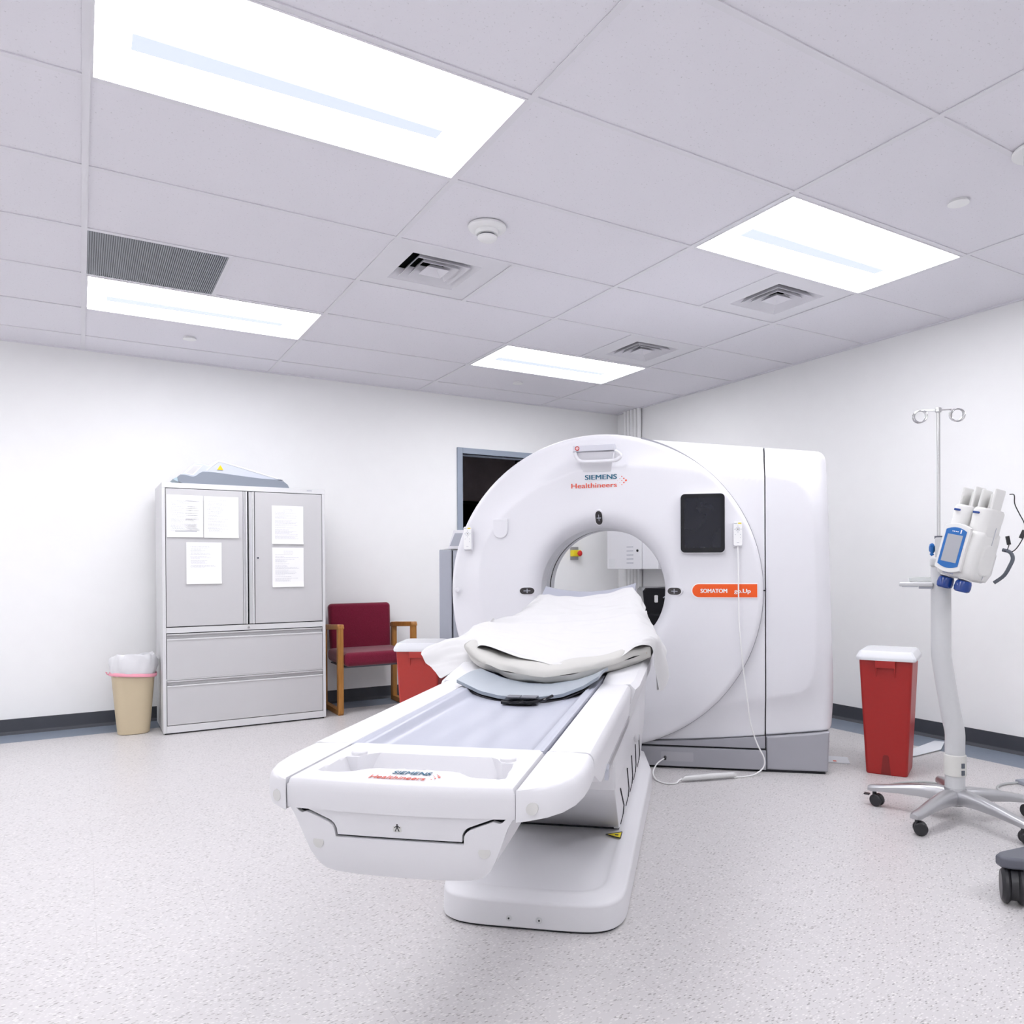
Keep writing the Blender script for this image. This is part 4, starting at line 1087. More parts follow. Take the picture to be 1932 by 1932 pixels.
add_tube(bm, smooth_path([(-.048, -2.00, .701), (.0, -2.012, .700), (.05, -2.005, .702), (.078, -1.985, .708), (.092, -1.95, .712)], 5), .0045, 8)
obj('bracket', bm, BLACK, HP)
for a_, b_ in ((-.040, .001), (.004, .050)):
    bm = bm_new(); add_box(bm, a_, b_, -1.985, -1.945, .7075, .7115, .001); obj('release_tab', bm, SLATE, HP)

# ================================================================== FILING CABINET
Q = thing('storage_cabinet', 'tall light grey metal cabinet with two doors above two wide drawers', 'cabinet', (.955, 3.44, 0))
hw, D_, HH = .527, .50, 1.650
bm = bm_new()
add_box(bm, -hw, -hw+.020, 0, D_, .010, HH-.034, .002); add_box(bm, hw-.020, hw, 0, D_, .010, HH-.034, .002)
add_box(bm, -hw, hw, 0.0, D_, HH-.034, HH, .002)
add_box(bm, -hw+.020, hw-.020, 0, D_, .010, .056, .002)
add_box(bm, -hw+.020, hw-.020, .002, D_, .664, .700, .001); add_box(bm, -hw+.02, hw-.02, .002, .30, .355, .362)
add_box(bm, -hw+.020, hw-.020, D_-.01, D_, .05, HH-.03)
obj('body', bm, CABF, Q)
bm = bm_new(); add_box(bm, -hw+.02, hw-.02, .022, .03, .05, HH-.03); obj('inner_gap', bm, GAP, Q)
bm = bm_new(); add_box(bm, -hw+.01, hw-.01, .02, D_-.02, .0, .012); obj('feet', bm, BLACKM, Q)
for sx, x0, x1 in ((-1, -.504, -.030), (1, .046, .504)):
    bm = bm_new(); add_box(bm, x0, x1, .000, .021, .706, HH-.038, .0025); dr = obj('door', bm, CABG, Q)
    xa, xb = (-.028, -.004) if sx < 0 else (.008, .040)
    bm = bm_new()
    add_box(bm, xa, xb, .008, .021, .706, HH-.038, .001); add_box(bm, xa, xa+.005, -.003, .012, .706, HH-.038, .001); add_box(bm, xb-.009, xb, -.012, .012, .706, HH-.038, .002)
    sub('door_pull', bm, CABF, dr, Q)
    if sx > 0:
        bm = bm_new(); add_cyl(bm, (.066, .001, 1.157), (.066, -.002, 1.157), .007, seg=16); sub('door_lock', bm, SLATE, dr, Q)
bm = bm_new(); add_cyl(bm, (.002, .003, .681), (.002, -.003, .681), .007, seg=16); obj('drawer_lock', bm, CHROME, Q)
for z0, z1 in ((.362, .658), (.060, .352)):
    bm = bm_new(); add_box(bm, -.504, .504, .000, .021, z0, z1-.032, .003)
    add_box(bm, -.504, .504, .016, .021, z1-.034, z1); add_box(bm, -.504, .504, .002, .021, z1-.010, z1, .002)
    dw = obj('drawer', bm, CABG, Q)
    bm = bm_new(); add_box(bm, -.504, .504, -.004, .014, z1-.042, z1-.032, .003); sub('drawer_pull', bm, CABF, dw, Q)
bm = bm_new(); add_box(bm, .40, .435, -.0015, .0, HH-.016, HH-.010); obj('name_plate', bm, GPRINT, Q, flat=True)
# notices
def notice(x0, z1, kind, label, rot=0, w_=.216, h_=.277):
    t = thing('paper_notice', label, 'paper', (x0+w_/2, 3.4385, z1-h_/2), 0, 'printed notices on the cabinet doors')
    bm = bm_new()
    def f(u, v):
        return (-w_/2+w_*u, -.0015-.006*max(0, .10-v)/.10*(1-math.sin(math.pi*u)*.55)-.0010*math.sin(u*3), -h_/2+h_*v)
    solid_grid(bm, f, 10, 14, (0, .0004, 0)); obj('sheet_of_paper', bm, PAPER, t, flat=True)
    bm = bm_new(); rr = random.Random(kind)
    z = h_/2-.026
    while z > -h_/2+.035:
        x = -w_/2+.02+(rr.random()*.01 if kind in (1, 2, 3) else 0); xe = -w_/2+.02+(.06+rr.random()*(w_-.11))
        if kind == 3 and z < -.03: break
        if kind in (4, 5) and z > h_/2-.04: x, xe = -.03, .035
        while x < xe:
            l = .004+rr.random()*.012; add_box(bm, x, min(x+l, xe), -.0032, -.0028, z, z+.0016); x += l+.0025
        if kind == 1 and rr.random() < .7:
            for q in range(3): add_box(bm, .0+rr.random()*.04, .01+.05+rr.random()*.03, -.0032, -.0028, z+.002, z+.003)
        z -= .0065+(.006 if rr.random() < .25 else 0)
    if kind == 1:
        add_box(bm, -.06, .07, -.0032, -.0028, -h_/2+.036, -h_/2+.042)
    obj('printed_lines', bm, mat('print ink %d' % kind, (.52, .52, .58), .7, var=.03), t, flat=True)
    return t
notice(.457, 1.571, 1, 'printed notice at the top left corner of the left cabinet door')
notice(.680, 1.569, 2, 'printed notice at the top of the left cabinet door, beside the door pull')
notice(.571, 1.261, 3, 'printed notice alone below two others on the left cabinet door')
notice(1.114, 1.523, 4, 'upper printed notice on the right cabinet door', 0, .214, .268)
notice(1.115, 1.230, 5, 'lower printed notice on the right cabinet door', 0, .214, .277)
# device on top
t = thing('positioning_aid', 'grey and white wedge-shaped device with a yellow warning triangle, lying on the cabinet', 'medical device', (.50, 3.50, 1.650))
def px(X, Y_): return ((X-185)*.000487, (470+(X-330)*.0502-Y_)*.000487+.001)
base = [px(*p) for p in ((330, 470), (1728, 540), (1700, 480), (1640, 430), (1540, 408), (1300, 388), (1040, 352), (760, 312), (640, 300), (560, 298), (520, 318), (470, 358), (440, 366), (410, 363), (340, 343), (280, 338), (240, 372), (252, 438))]
top = [px(*p) for p in ((262, 352), (300, 330), (380, 250), (440, 192), (480, 178), (560, 190), (640, 212), (690, 178), (740, 145), (775, 140), (840, 152), (1250, 282), (1640, 412), (1300, 400), (1040, 365), (760, 325), (560, 312), (470, 372), (410, 377), (340, 357), (280, 350))]
bm = bm_new(); add_prism(bm, base, lambda x, z: (x, .0, z), lambda x, z: (x+.015, .26, z), .004); obj('base_shell', bm, mat('slate blue shell', (.22, .245, .29), .4, var=.03), t)
bm = bm_new(); add_prism(bm, top, lambda x, z: (x, .006, z), lambda x, z: (x+.010, .25, z), .006, 3); tp = obj('top_shell', bm, mat('pale blue shell', (.55, .58, .66), .35, var=.02), t)
bm = bm_new(); add_prism(bm, [px(*p) for p in ((330, 330), (440, 205), (560, 215), (440, 350))], lambda x, z: (x, .0035, z), lambda x, z: (x, .012, z), .002); sub('side_inlay', bm, WPRINT, tp, t)
bm = bm_new(); add_prism(bm, [px(*p) for p in ((352, 322), (448, 222), (535, 228), (432, 335))], lambda x, z: (x, .0025, z), lambda x, z: (x, .005, z)); sub('grey_label', bm, CABG, tp, t)
bm = bm_new(); add_tube(bm, [(a, .006, b) for a, b in [px(*p) for p in ((610, 282), (680, 220), (765, 155), (840, 172), (1250, 300), (1560, 395))]], .004, 6); sub('white_edge', bm, WPRINT, tp, t)
bm = bm_new(); add_prism(bm, [px(*p) for p in ((745, 270), (825, 275), (788, 205))], lambda x, z: (x, .001, z), lambda x, z: (x, .006, z)); sub('warning_triangle', bm, mat('amber label', (.95, .55, .0), .5, var=.03), tp, t)
bm = bm_new(); add_prism(bm, [px(*p) for p in ((188, 400), (248, 370), (262, 445))], lambda x, z: (x, .01, z), lambda x, z: (x, .20, z)); obj('nose_wedge', bm, mat('pale teal shell', (.45, .56, .62), .4, var=.02), t)

# ================================================================== WASTE BIN WITH BAG
t = thing('waste_basket', 'beige plastic waste basket with white liner bag and pink drawstring, left of the cabinet', 'waste bin', (.268, 3.655, 0))
def ell(a, b, z, n=40, p=.75):
    out = []
    for k in range(n):
        an = 2*math.pi*k/n; c_, s_ = math.cos(an), math.sin(an)
        out.append((a*math.copysign(abs(c_)**p, c_), b*math.copysign(abs(s_)**p, s_), z))
    return out
bm = bm_new()
loft(bm, [ell(.088, .078, 0), ell(.094, .084, .004), ell(.096, .086, .02), ell(.104, .091, .10), ell(.128, .106, .395), ell(.130, .108, .40), ell(.120, .100, .40), ell(.096, .082, .02)], True, True)
obj('basket', bm, BEIGE, t)
bm = bm_new(); rings = []
rs = random.Random(4)
for k, (a, b, z, am) in enumerate(((.128, .108, .385, .002), (.137, .116, .41, .004), (.139, .118, .44, .007), (.137, .118, .475, .008), (.134, .115, .50, .007), (.126, .108, .515, .004), (.118, .100, .505, .006), (.110, .094, .45, .008), (.10, .085, .36, .008), (.08, .07, .25, .006))):
    ring = []
    for q, (x, y, z_) in enumerate(ell(a, b, z, 72)):
        an = 2*math.pi*q/72
        f = 1+am*1.5/.13*(math.sin(an*7+k*.9)+.6*math.sin(an*13-k*1.3)+.5*math.sin(an*3+k))*.5
        ring.append((x*f, y*f, z_+(.016*math.sin(an+2.6)+.010*math.sin(2*an))*(1 if 2 < k < 7 else .3)+.004*math.sin(an*9+k*2)))
    rings.append(ring)
loft(bm, rings, False, False)
obj('liner_bag', bm, BAG, t, sharp=80)
bm = bm_new()
add_tube(bm, [(x, y, .392-.008*math.cos(2*math.pi*k/40)+.004*math.sin(4*math.pi*k/40)) for k, (x, y, z) in enumerate(ell(.138, .116, .392))], .011, 8, closed=True, sx=.35)
add_tube(bm, [(-.138, -.02, .393), (-.152, -.03, .405), (-.158, -.03, .418), (-.150, -.03, .412)], .0035, 6)
obj('drawstring', bm, PINK, t)

# ================================================================== ARMCHAIR
t = thing('armchair', 'crimson upholstered armchair with honey oak arms beside the cabinet', 'chair', (1.885, 3.72, 0))
W2 = .285
for sx in (-1, 1):
    # closed loop side frame: front post, runner, back post, arm
    y0, y1 = -.255, .225; th = .020
    x = sx*W2
    bm = bm_new()
    def bar(pts_, bev=.004): add_prism(bm, pts_, lambda y, z: (x-th, y, z), lambda y, z: (x+th, y, z), bev)
    bar([(y0, .02), (y0+.012, .0), (y0+.045, .0), (y0+.045, .655), (y0, .66)]); fl = obj('front_post', bm, WOOD, t)
    bm = bm_new(); bar([(y1-.045, .0), (y1, .0), (y1, .62), (y1-.045, .62)]); obj('back_post', bm, WOOD, t)
    bm = bm_new(); bar([(y0+.030, .0), (y1-.02, .0), (y1-.02, .040), (y0+.030, .040)]); obj('runner', bm, WOOD, t)
    bm = bm_new(); th = .024
    add_prism(bm, [(y0-.004, .650), (y0+.010, .668), (y1-.03, .642), (y1, .632), (y1, .600), (y0+.02, .632), (y0-.004, .636)], lambda y, z: (x-.024, y, z), lambda y, z: (x+.024, y, z), .005, 3)
    obj('arm_rest', bm, WOOD, t)
bm = bm_new()
def seatf(u, v):
    a = 2*math.pi*u
    return None
add_box(bm, -.262, .262, -.262, .20, .345, .455, .035, 5)
for v in bm.verts:
    f = max(0, (-v.co.y-.05)/.21); v.co.y -= .022*(1-(v.co.x/.262)**2)*(1 if v.co.y < 0 else 0)
    if v.co.z > .40: v.co.z += .012*(1-(v.co.x/.262)**2)
    else: v.co.z += .012*(v.co.x/.262)**2
    if v.co.z < .40 and v.co.y < -.15: v.co.z += .0
obj('seat', bm, MAROON, t, sharp=70)
bm = bm_new(); add_box(bm, -.10, -.075, -.14, -.12, .335, .36, .004); add_box(bm, -.24, .24, -.20, .18, .340, .350); obj('seat_base', bm, SLATE, t)
bm = bm_new(); add_box(bm, -.252, .252, .150, .215, .435, .800, .028, 5)
for v in bm.verts:
    k = (v.co.z-.435)/.365; v.co.x *= 1-.03*(1-k) ; v.co.y += .035*(k-.2)-.012*(1-(v.co.x/.252)**2)
    v.co.z += .010*(1-(v.co.x/.25)**2)*k
obj('backrest', bm, MAROON, t, sharp=70)

# ================================================================== SHARPS BINS
def sharps(loc, rz, label, col):
    t = thing('sharps_bin', label, 'medical waste bin', loc, rz, 'red sharps bins with white lids')
    bw, bd, tw, td, h = .100, .120, .128, .150, .600
    def sq(a, b, z, r=.016, n=4):
        return [(x, y, z) for x, y in rrect(-a, a, -b, b, r, n)]
    bm = bm_new()
    def lf(k): return (bw+(tw-bw)*k, bd+(td-bd)*k)
    r0 = lf(0); r1 = lf(1)
    V = loft(bm, [sq(r0[0]-.004, r0[1]-.004, 0), sq(r0[0], r0[1], .006), sq(*lf(.5), .30), sq(r1[0], r1[1], h-.002), sq(r1[0]-.004, r1[1]-.004, h)], True, True)
    obj('bin_body', bm, col, t)
    # foot notch in the front and back
    bm = bm_new(); yb = -(bd)-.0015
    add_prism(bm, [(-.026, .002), (.022, .002), (.012, .098), (.006, .105), (-.010, .105), (-.016, .098)], lambda x, z: (x, -(bd+(td-bd)*z/.6)-.0008, z), lambda x, z: (x, -(bd+(td-bd)*z/.6)+.006, z)); nt_ = obj('foot_notch', bm, mat('deep red recess', (.20, .010, .009), .6, var=.05), t)
    bm = bm_new()
    add_box(bm, -.048, .048, -td-.016, -td+.012, h-.042, h-.004, .003)
    add_prism(bm, [(-td+.006, h-.042), (-td-.012, h-.042), (-td+.008, h-.10)], lambda y, z: (-.047, y, z), lambda y, z: (-.041, y, z))
    add_prism(bm, [(-td+.006, h-.042), (-td-.012, h-.042), (-td+.008, h-.10)], lambda y, z: (.041, y, z), lambda y, z: (.047, y, z))
    obj('latch', bm, col, t)
    bm = bm_new()
    def oc(a, b, z, c): return [(x, y, z) for x, y in ((-a+c, -b), (a-c*.35, -b), (a, -b+c*.35), (a, b-c), (a-c, b), (-a+c, b), (-a, b-c), (-a, -b+c))]
    loft(bm, [oc(.142, .165, h-.004, .022), oc(.144, .167, h+.006, .022), oc(.142, .165, h+.016, .022), oc(.128, .152, h+.040, .020), oc(.122, .146, h+.044, .020)], True, True)
    bmesh.ops.bevel(bm, geom=[e for e in bm.edges if abs(e.verts[0].co.z-e.verts[1].co.z) > .002], offset=.006, segments=3, affect='EDGES')
    obj('lid', bm, LIDP, t, sharp=35)
    return t
sharps((3.628, .400, 0), R(-65.3+3), 'red sharps bin with white lid standing right of the scanner', REDP)
sharps((1.735, 2.225, 0), R(-34), 'red sharps bin with white lid standing in front of the armchair', mat('lighter red sharps plastic', (.42, .035, .027), .35, spec=.45, var=.05, vs=60))

# ================================================================== WALL ITEMS SEEN THROUGH THE BORE
t = thing('wall_cabinet', 'white two-door metal wall box with vent slots seen through the scanner bore', 'wall cabinet', (4.2, 3.345, 1.058))
bm = bm_new(); add_box(bm, .004, .346, -.375, .372, 0, .66, .003); obj('housing', bm, SHELL, t)
for y0, y1 in ((-.150, .372), (-.375, -.154)):
    bm = bm_new(); add_box(bm, -.014, .006, y0+.002, y1-.002, .002, .658, .003); dr = obj('door', bm, SHELL, t)
bm = bm_new()
for k in range(5): add_box(bm, -.0160, -.0135, -.025, .07, .052+k*.036, .060+k*.036)
obj('vent_slots', bm, GPRINT, t, flat=True)
bm = bm_new(); add_cyl(bm, (-.012, -.09, .165), (-.022, -.09, .165), .011, seg=14); obj('lock', bm, BLACKM, t)
bm = bm_new(); add_box(bm, -.0155, -.0135, .25, .345, .02, .095, .001); obj('label_plate', bm, LIDP, t)
t = thing('emergency_stop', 'yellow box with red mushroom button on the wall seen through the bore', 'emergency stop', (4.018, YW, 1.21))
bm = bm_new(); add_box(bm, -.045, .045, -.012, 0, -.062, .062, .002); obj('back_plate', bm, ALU, t)
bm = bm_new(); add_box(bm, -.050, .050, -.060, -.010, -.030, .032, .008, 3); obj('housing', bm, YEL, t)
bm = bm_new(); add_lathe(bm, [(.012, -.058), (.014, -.075), (.024, -.080), (.027, -.090), (.018, -.098), (0, -.100)], (.012, 0, 0), 'y', 24); obj('mushroom_button', bm, mat('red button', (.62, .02, .02), .3, var=.05), t)
# black trolley behind the scanner
t = thing('equipment_trolley', 'glossy black equipment trolley partly visible through the scanner bore', 'trolley', (3.78, 2.42, 0), R(-31))
bm = bm_new(); add_prism(bm, [(-.20, .44), (.26, .44), (.26, .935), (-.16, .925), (-.18, .90), (-.165, .74), (-.20, .70)], lambda x, z: (x, -.16, z), lambda x, z: (x, .2, z), .012, 3); bd_ = obj('cabinet_body', bm, BLACK, t)
bm = bm_new(); add_box(bm, -.19, .255, -.170, -.158, .715, .730); sub('shelf_gap', bm, GAP, bd_, t)
bm = bm_new(); add_box(bm, -.095, -.068, -.168, -.158, .815, .870, .006); sub('white_clip', bm, WPRINT, bd_, t)
bm = bm_new(); add_tube(bm, smooth_path([(-.03, -.166, .85), (.01, -.168, .872), (.03, -.168, .852), (.20, -.166, .845)], 5), .004, 6); sub('grey_lead', bm, GPRINT, bd_, t)
bm = bm_new(); add_box(bm, -.16, .22, -.12, .16, .07, .44, .01); obj('lower_body', bm, BLACKM, t)
for x, y in ((-.13, -.10), (.19, -.10), (-.13, .13), (.19, .13)):
    bm = bm_new(); add_cyl(bm, (x-.015, y, .03), (x+.015, y, .03), .03, seg=18, bev=.004); add_box(bm, x-.02, x+.02, y-.02, y+.02, .045, .075, .003); obj('castor', bm, BLACKM, t)

# ================================================================== INJECTOR STAND
S0 = Vector((3.171, -.228, 0))
S = thing('injector_stand', 'silver five-star wheeled stand with a bent light grey column and drip pole', 'stand', S0)
angs = [114, 186, 257, 329, 41]
for k, a in enumerate(angs):
    ca, sa = math.cos(R(a)), math.sin(R(a)); e = Vector((ca, sa, 0)); n_ = Vector((-sa, ca, 0))
    bm = bm_new(); st_ = [(.02, .128, .070, .034), (.07, .132, .074, .032), (.14, .125, .078, .029), (.22, .112, .076, .025), (.29, .098, .070, .022), (.335, .092, .066, .022), (.352, .086, .068, .016)]
    rings = []
    for d, zt_, zb_, w_ in st_:
        c = e*d; r_ = []
        for u_, v_ in ((-1, 0), (-1, .55), (-.75, .88), (-.35, 1), (.35, 1), (.75, .88), (1, .55), (1, 0), (.6, -.05), (-.6, -.05)):
            r_.append(c+n_*w_*u_+Vector((0, 0, zb_+(zt_-zb_)*v_)))
        rings.append(r_)
    loft(bm, rings, True, True)
    lg = obj('leg', bm, ALU, S, sharp=50)
    c = e*.325; rot = R(a+(70 if k == 0 else 35 if k == 1 else -30 if k == 2 else 10)); ax = Vector((math.cos(rot), math.sin(rot), 0)); off_ = Vector((-ax.y, ax.x, 0))*.012
    bm = bm_new()
    for q in (-1, 1): add_cyl(bm, c+off_+ax*q*.006+Vector((0, 0, .027)), c+off_+ax*q*.021+Vector((0, 0, .027)), .027, seg=24, bev=.004)
    add_cyl(bm, c+Vector((0, 0, .045)), c+Vector((0, 0, .075)), .009, seg=12)
    add_cyl(bm, c+off_+ax*-.005+Vector((0, 0, .030)), c+off_+ax*.005+Vector((0, 0, .030)), .024, seg=20)
    cs = obj('castor', bm, BLACKM, S)
    if k in (0, 2):
        bm = bm_new(); add_box(bm, -.012, .012, -.045, -.020, .044, .050, .002, M=Matrix.Translation(c)@Matrix.Rotation(R(a+90), 4, 'Z')); sub('brake_tab', bm, BLACKM, cs, S)
bm = bm_new(); add_lathe(bm, [(.040, .060), (.045, .066), (.046, .120), (.042, .134), (.0, .136)], (0, 0, 0)); obj('hub', bm, ALU, S)
bm = bm_new(); pr_ = [(.022, 0, .0)]
cpath = [(0, 0, .118), (0, 0, .30), (-.001, .0, .37), (-.012, .008, .44), (-.040, .027, .64), (-.047, .032, .72), (-.046, .033, .80), (-.046, .033, 1.10)]
add_tube(bm, smooth_path(cpath, 5), .0395, 20); obj('column', bm, COLM, S)
bm = bm_new(); add_tube(bm, [(0, 0, .186), (0, 0, .190), (0, 0, .272), (0, 0, .276)], [.042, .0445, .0445, .042], 24); cl = obj('column_collar', bm, mat('cream collar', (.70, .695, .66), .4, var=.02), S)
# clip slots on the side toward the room
vd = Vector((.35, -.94, 0)); sl = Vector((-.60, -.80, 0)).normalized(); sv = Vector((sl.y, -sl.x, 0))
bm = bm_new()
cdir = Vector((-.66, -.75, 0)).normalized(); side = Vector((.75, -.66, 0))
def on_col(ang, z, r=.0450): return Vector((math.cos(ang)*r, math.sin(ang)*r, z))
a0 = math.atan2(-.505, -.863)+R(42)
for z in (.235, .205):
    add_box(bm, -.003, .004, -.0065, .0065, -.010, .010, M=Matrix.Translation(on_col(a0, z))@Matrix.Rotation(a0, 4, 'Z'))
sub('collar_slots', bm, HOSE, cl, S)
# head of the column, clamp, drip pole
ctop = Vector((-.046, .033, 1.10)); ir = Vector((.505, -.863, 0)); tc_ = Vector((-.863, -.505, 0))
MH = lambda c: Matrix.Translation(c)@Matrix.Rotation(math.atan2(ir.y, ir.x), 4, 'Z')      # x = rightwards as seen from the door side, y = away
bm = bm_new(); add_box(bm, -.042, .040, -.040, .040, -.02, .02, .010, 3, M=MH(ctop)); add_box(bm, -.022, .040, -.030, .03, .0, .105, .006, 2, M=MH(ctop)); obj('clamp_block', bm, COLM, S)
bm = bm_new(); c = ctop+ir*-.030+Vector((0, 0, .058))
add_tube(bm, [c+ir*.008, c, c-ir*.006, c-ir*.016], [.010, .024, .024, .010], 14)
for q in range(3):
    an = 2*math.pi*q/3+.6; d2 = tc_*math.cos(an)+Vector((0, 0, 1))*math.sin(an); add_cyl(bm, c+d2*.020, c+d2*.028-ir*.010, .009, .006, 10)
obj('clamp_knob', bm, BLUE, S)
rod0 = ctop+ir*-.008
bm = bm_new(); add_cyl(bm, rod0+Vector((0, 0, .09)), rod0+Vector((0, 0, .655)), .0072, seg=14); rd = obj('drip_pole', bm, CHROME, S)
bm = bm_new(); add_cyl(bm, rod0+Vector((0, 0, .100)), rod0+Vector((0, 0, .112)), .017, seg=18); sub('pole_collar', bm, SLATE, rd, S)
bm = bm_new(); zt = .652; add_cyl(bm, rod0+Vector((0, 0, zt-.010)), rod0+Vector((0, 0, zt+.010)), .014, seg=16, bev=.003); sub('pole_cap', bm, CHROME, rd, S)
for sx in (-1, 1):
    bm = bm_new(); o_ = rod0+Vector((0, 0, zt)); pts_ = [o_+ir*sx*.012, o_+ir*sx*.055+Vector((0, 0, .004-.006*(sx > 0)))]
    cc_ = o_+ir*sx*.078+Vector((0, 0, -.022-.006*(sx > 0)))
    for q in range(30):
        an = math.pi/2-sx*0-sx*(-1)*0+ (-1 if sx > 0 else 1)*2*math.pi*q/15*1.0
        pts_.append(cc_+ir*.024*math.cos(an)+Vector((0, 0, .026*math.sin(an)))+tc_*(.0008*q-.008)+ir*sx*-.00045*q)
    add_tube(bm, pts_, .0032, 7); sub('drip_hook', bm, CHROME, rd, S)
# small tray
bm = bm_new(); Mt = MH(Vector((-.046, .033, .935)))
add_box(bm, -.162, -.028, -.045, .045, .060, .078, .006, 3, M=Mt); tr_ = obj('side_tray', bm, COLM, S)
bm = bm_new(); add_box(bm, -.085, -.030, -.030, .030, .050, .061, .002, M=Mt); add_box(bm, -.150, -.088, -.0435, -.040, .058, .061, M=Mt); sub('tray_bracket', bm, GPRINT, tr_, S)
bm = bm_new(); add_box(bm, -.125, -.030, .0, .03, .080, .100, .003, M=Mt); sub('clear_cup', bm, CLEAR, tr_, S)
# injector head: own thing held by the stand
HB = Vector((3.171-.046+.046, -.228+.033-.070, 1.035))
head = thing('contrast_injector', 'ivory twin-syringe injector head with blue-framed screen and two blue knobs, on the stand', 'medical device', (3.178-.863*.11+.505*.022, -.226-.505*.11-.863*.022, 1.043))
lean = Matrix.Rotation(R(14), 4, Vector((-ir.y*0+.863, .505, 0)).normalized())      # leans to the right as seen from the doorway side
face = Matrix.Rotation(R(-59.7-33), 4, 'Z')
HM = lean@face@Matrix.Scale(.90, 4)
def hxf(bm): bmesh.ops.transform(bm, matrix=HM, verts=bm.verts[:])
def hobj(n_, bm, m_, par=None, **k):
    hxf(bm); o = obj(n_, bm, m_, head, **k)
    if par is not None: o.parent = par
    return o
# local: x right, -y front, z up
def ring2(hw_, hd_, z, yo=0, r=.03, xo=0):
    return [(x+xo, y+yo, z) for x, y in rrect(-hw_, hw_, -hd_, hd_, min(r, hw_*.95, hd_*.95), 5)]
bm = bm_new()
loft(bm, [ring2(.070, .060, -.016, .012, .03), ring2(.086, .078, -.004, .008, .034), ring2(.092, .086, .02, .004, .034), ring2(.093, .088, .10, .002, .034), ring2(.092, .086, .175, .004, .034), ring2(.088, .080, .208, .010, .03), ring2(.070, .060, .228, .016, .03)], True, True)
bd_ = hobj('head_body', bm, INJ, sharp=60)
bm = bm_new(); add_box(bm, .0925, .0940, .012, .0145, .0, .24); hobj('body_seam', bm, GPRINT, bd_)
bm = bm_new()
loft(bm, [[(.092, y*.9, z*.9+.07) for y, z in rrect(-.045, .060, -.06, .10, .045, 6)], [(.100, y*.8+.003, z*.8+.073) for y, z in rrect(-.045, .060, -.06, .10, .045, 6)]], False, True)
hobj('side_bulge', bm, INJ, bd_, sharp=60)
# rear bulge
bm = bm_new(); loft(bm, [ring2(.060, .03, -.01, .090, .028), ring2(.066, .04, .03, .10, .03), ring2(.066, .04, .12, .10, .03), ring2(.05, .025, .17, .09, .02)], True, True); hobj('rear_bulge', bm, INJ, bd_, sharp=60)
# screen panel
bm = bm_new()
def plate_f(poly_, y0, y1, bev=0): plate(bm, poly_, y0, y1, bev)
def barrel(w_, z0, z1, bow, n=10):
    return [(w_*(-1+2*k/n), z0-bow*(1-(-1+2*k/n)**2)) for k in range(n+1)]+[(w_*(1-2*k/n), z1+bow*(1-(1-2*k/n)**2)) for k in range(n+1)]
plate_f([(x-.012, z) for x, z in barrel(.064, .018, .214, .016)], -.101, -.080, .006); sp = hobj('screen_surround', bm, INJ, sharp=40)
bm = bm_new(); plate_f([(x-.012, z) for x, z in barrel(.050, .036, .196, .014)], -.1035, -.098, .001); hobj('screen_bezel', bm, BLUE, sp, sharp=40)
bm = bm_new(); plate_f([(-.048, .050), (.026, .050), (.026, .176), (-.048, .176)], -.1045, -.1030); hobj('screen_glass', bm, LCD, sp, flat=True)
bm = bm_new()
for x in (-.030, -.022, -.013, -.005): add_box(bm, x, x+.005, -.1043, -.1034, .189, .193)
add_box(bm, .010, .015, -.1043, -.1034, .184, .202); hobj('bezel_print', bm, WPRINT, sp, flat=True)
bm = bm_new()
for k in range(7): add_box(bm, -.035+k*.0075, -.0295+k*.0075, -.0865, -.0850, -.002, .003)
hobj('maker_print', bm, mat('faded blue print', (.30, .32, .45), .5, var=.05), bd_, flat=True)
# twin syringe barrels, caps and knobs
for sx in (-1, 1):
    xo = sx*.046
    bm = bm_new(); loft(bm, [ring2(.044, .076, .10, .004, .036, xo), ring2(.0435, .072, .262, .004, .036, xo), ring2(.0445, .074, .265, .004, .037, xo), ring2(.0445, .073, .308, .004, .037, xo), ring2(.040, .066, .318, .004, .034, xo)], True, True)
    br = hobj('barrel_collar', bm, INJ, sharp=50)
    bm = bm_new(); add_box(bm, xo-.026, xo+.004, -.076, -.062, .287, .297, .003, 2); hobj('release_button', bm, NAVY, br)
    bm = bm_new()
    add_box(bm, xo-.036, xo-.024, -.040, .034, .305, .402, .006, 3); add_box(bm, xo+.022, xo+.034, -.040, .034, .305, .412, .006, 3); add_box(bm, xo-.030, xo+.030, .024, .036, .305, .392, .005, 3)
    add_cyl(bm, (xo-.002, .0, .305), (xo-.002, .0, .385), .008, seg=10)
    hobj('syringe_cradle', bm, INJ, sharp=50)
    bm = bm_new(); add_tube(bm, [(xo*.95, -.030, -.012), (xo*.95, -.032, -.020)], [.030, .030], 24); hobj('nozzle', bm, INJ)
    bm = bm_new(); add_tube(bm, [(xo*.95, -.032, -.020), (xo*.95, -.032, -.030), (xo*.95, -.033, -.050), (xo*.95, -.034, -.066), (xo*.95, -.034, -.071)], [.030, .034, .036, .033, .026], 28); hobj('syringe_knob', bm, NAVY)
# mounting arm between the column and the head
bm = bm_new(); add_cyl(bm, (.01, .07, .10), (.01, .13, .10), .022, seg=18); hobj('mounting_arm', bm, COLM)
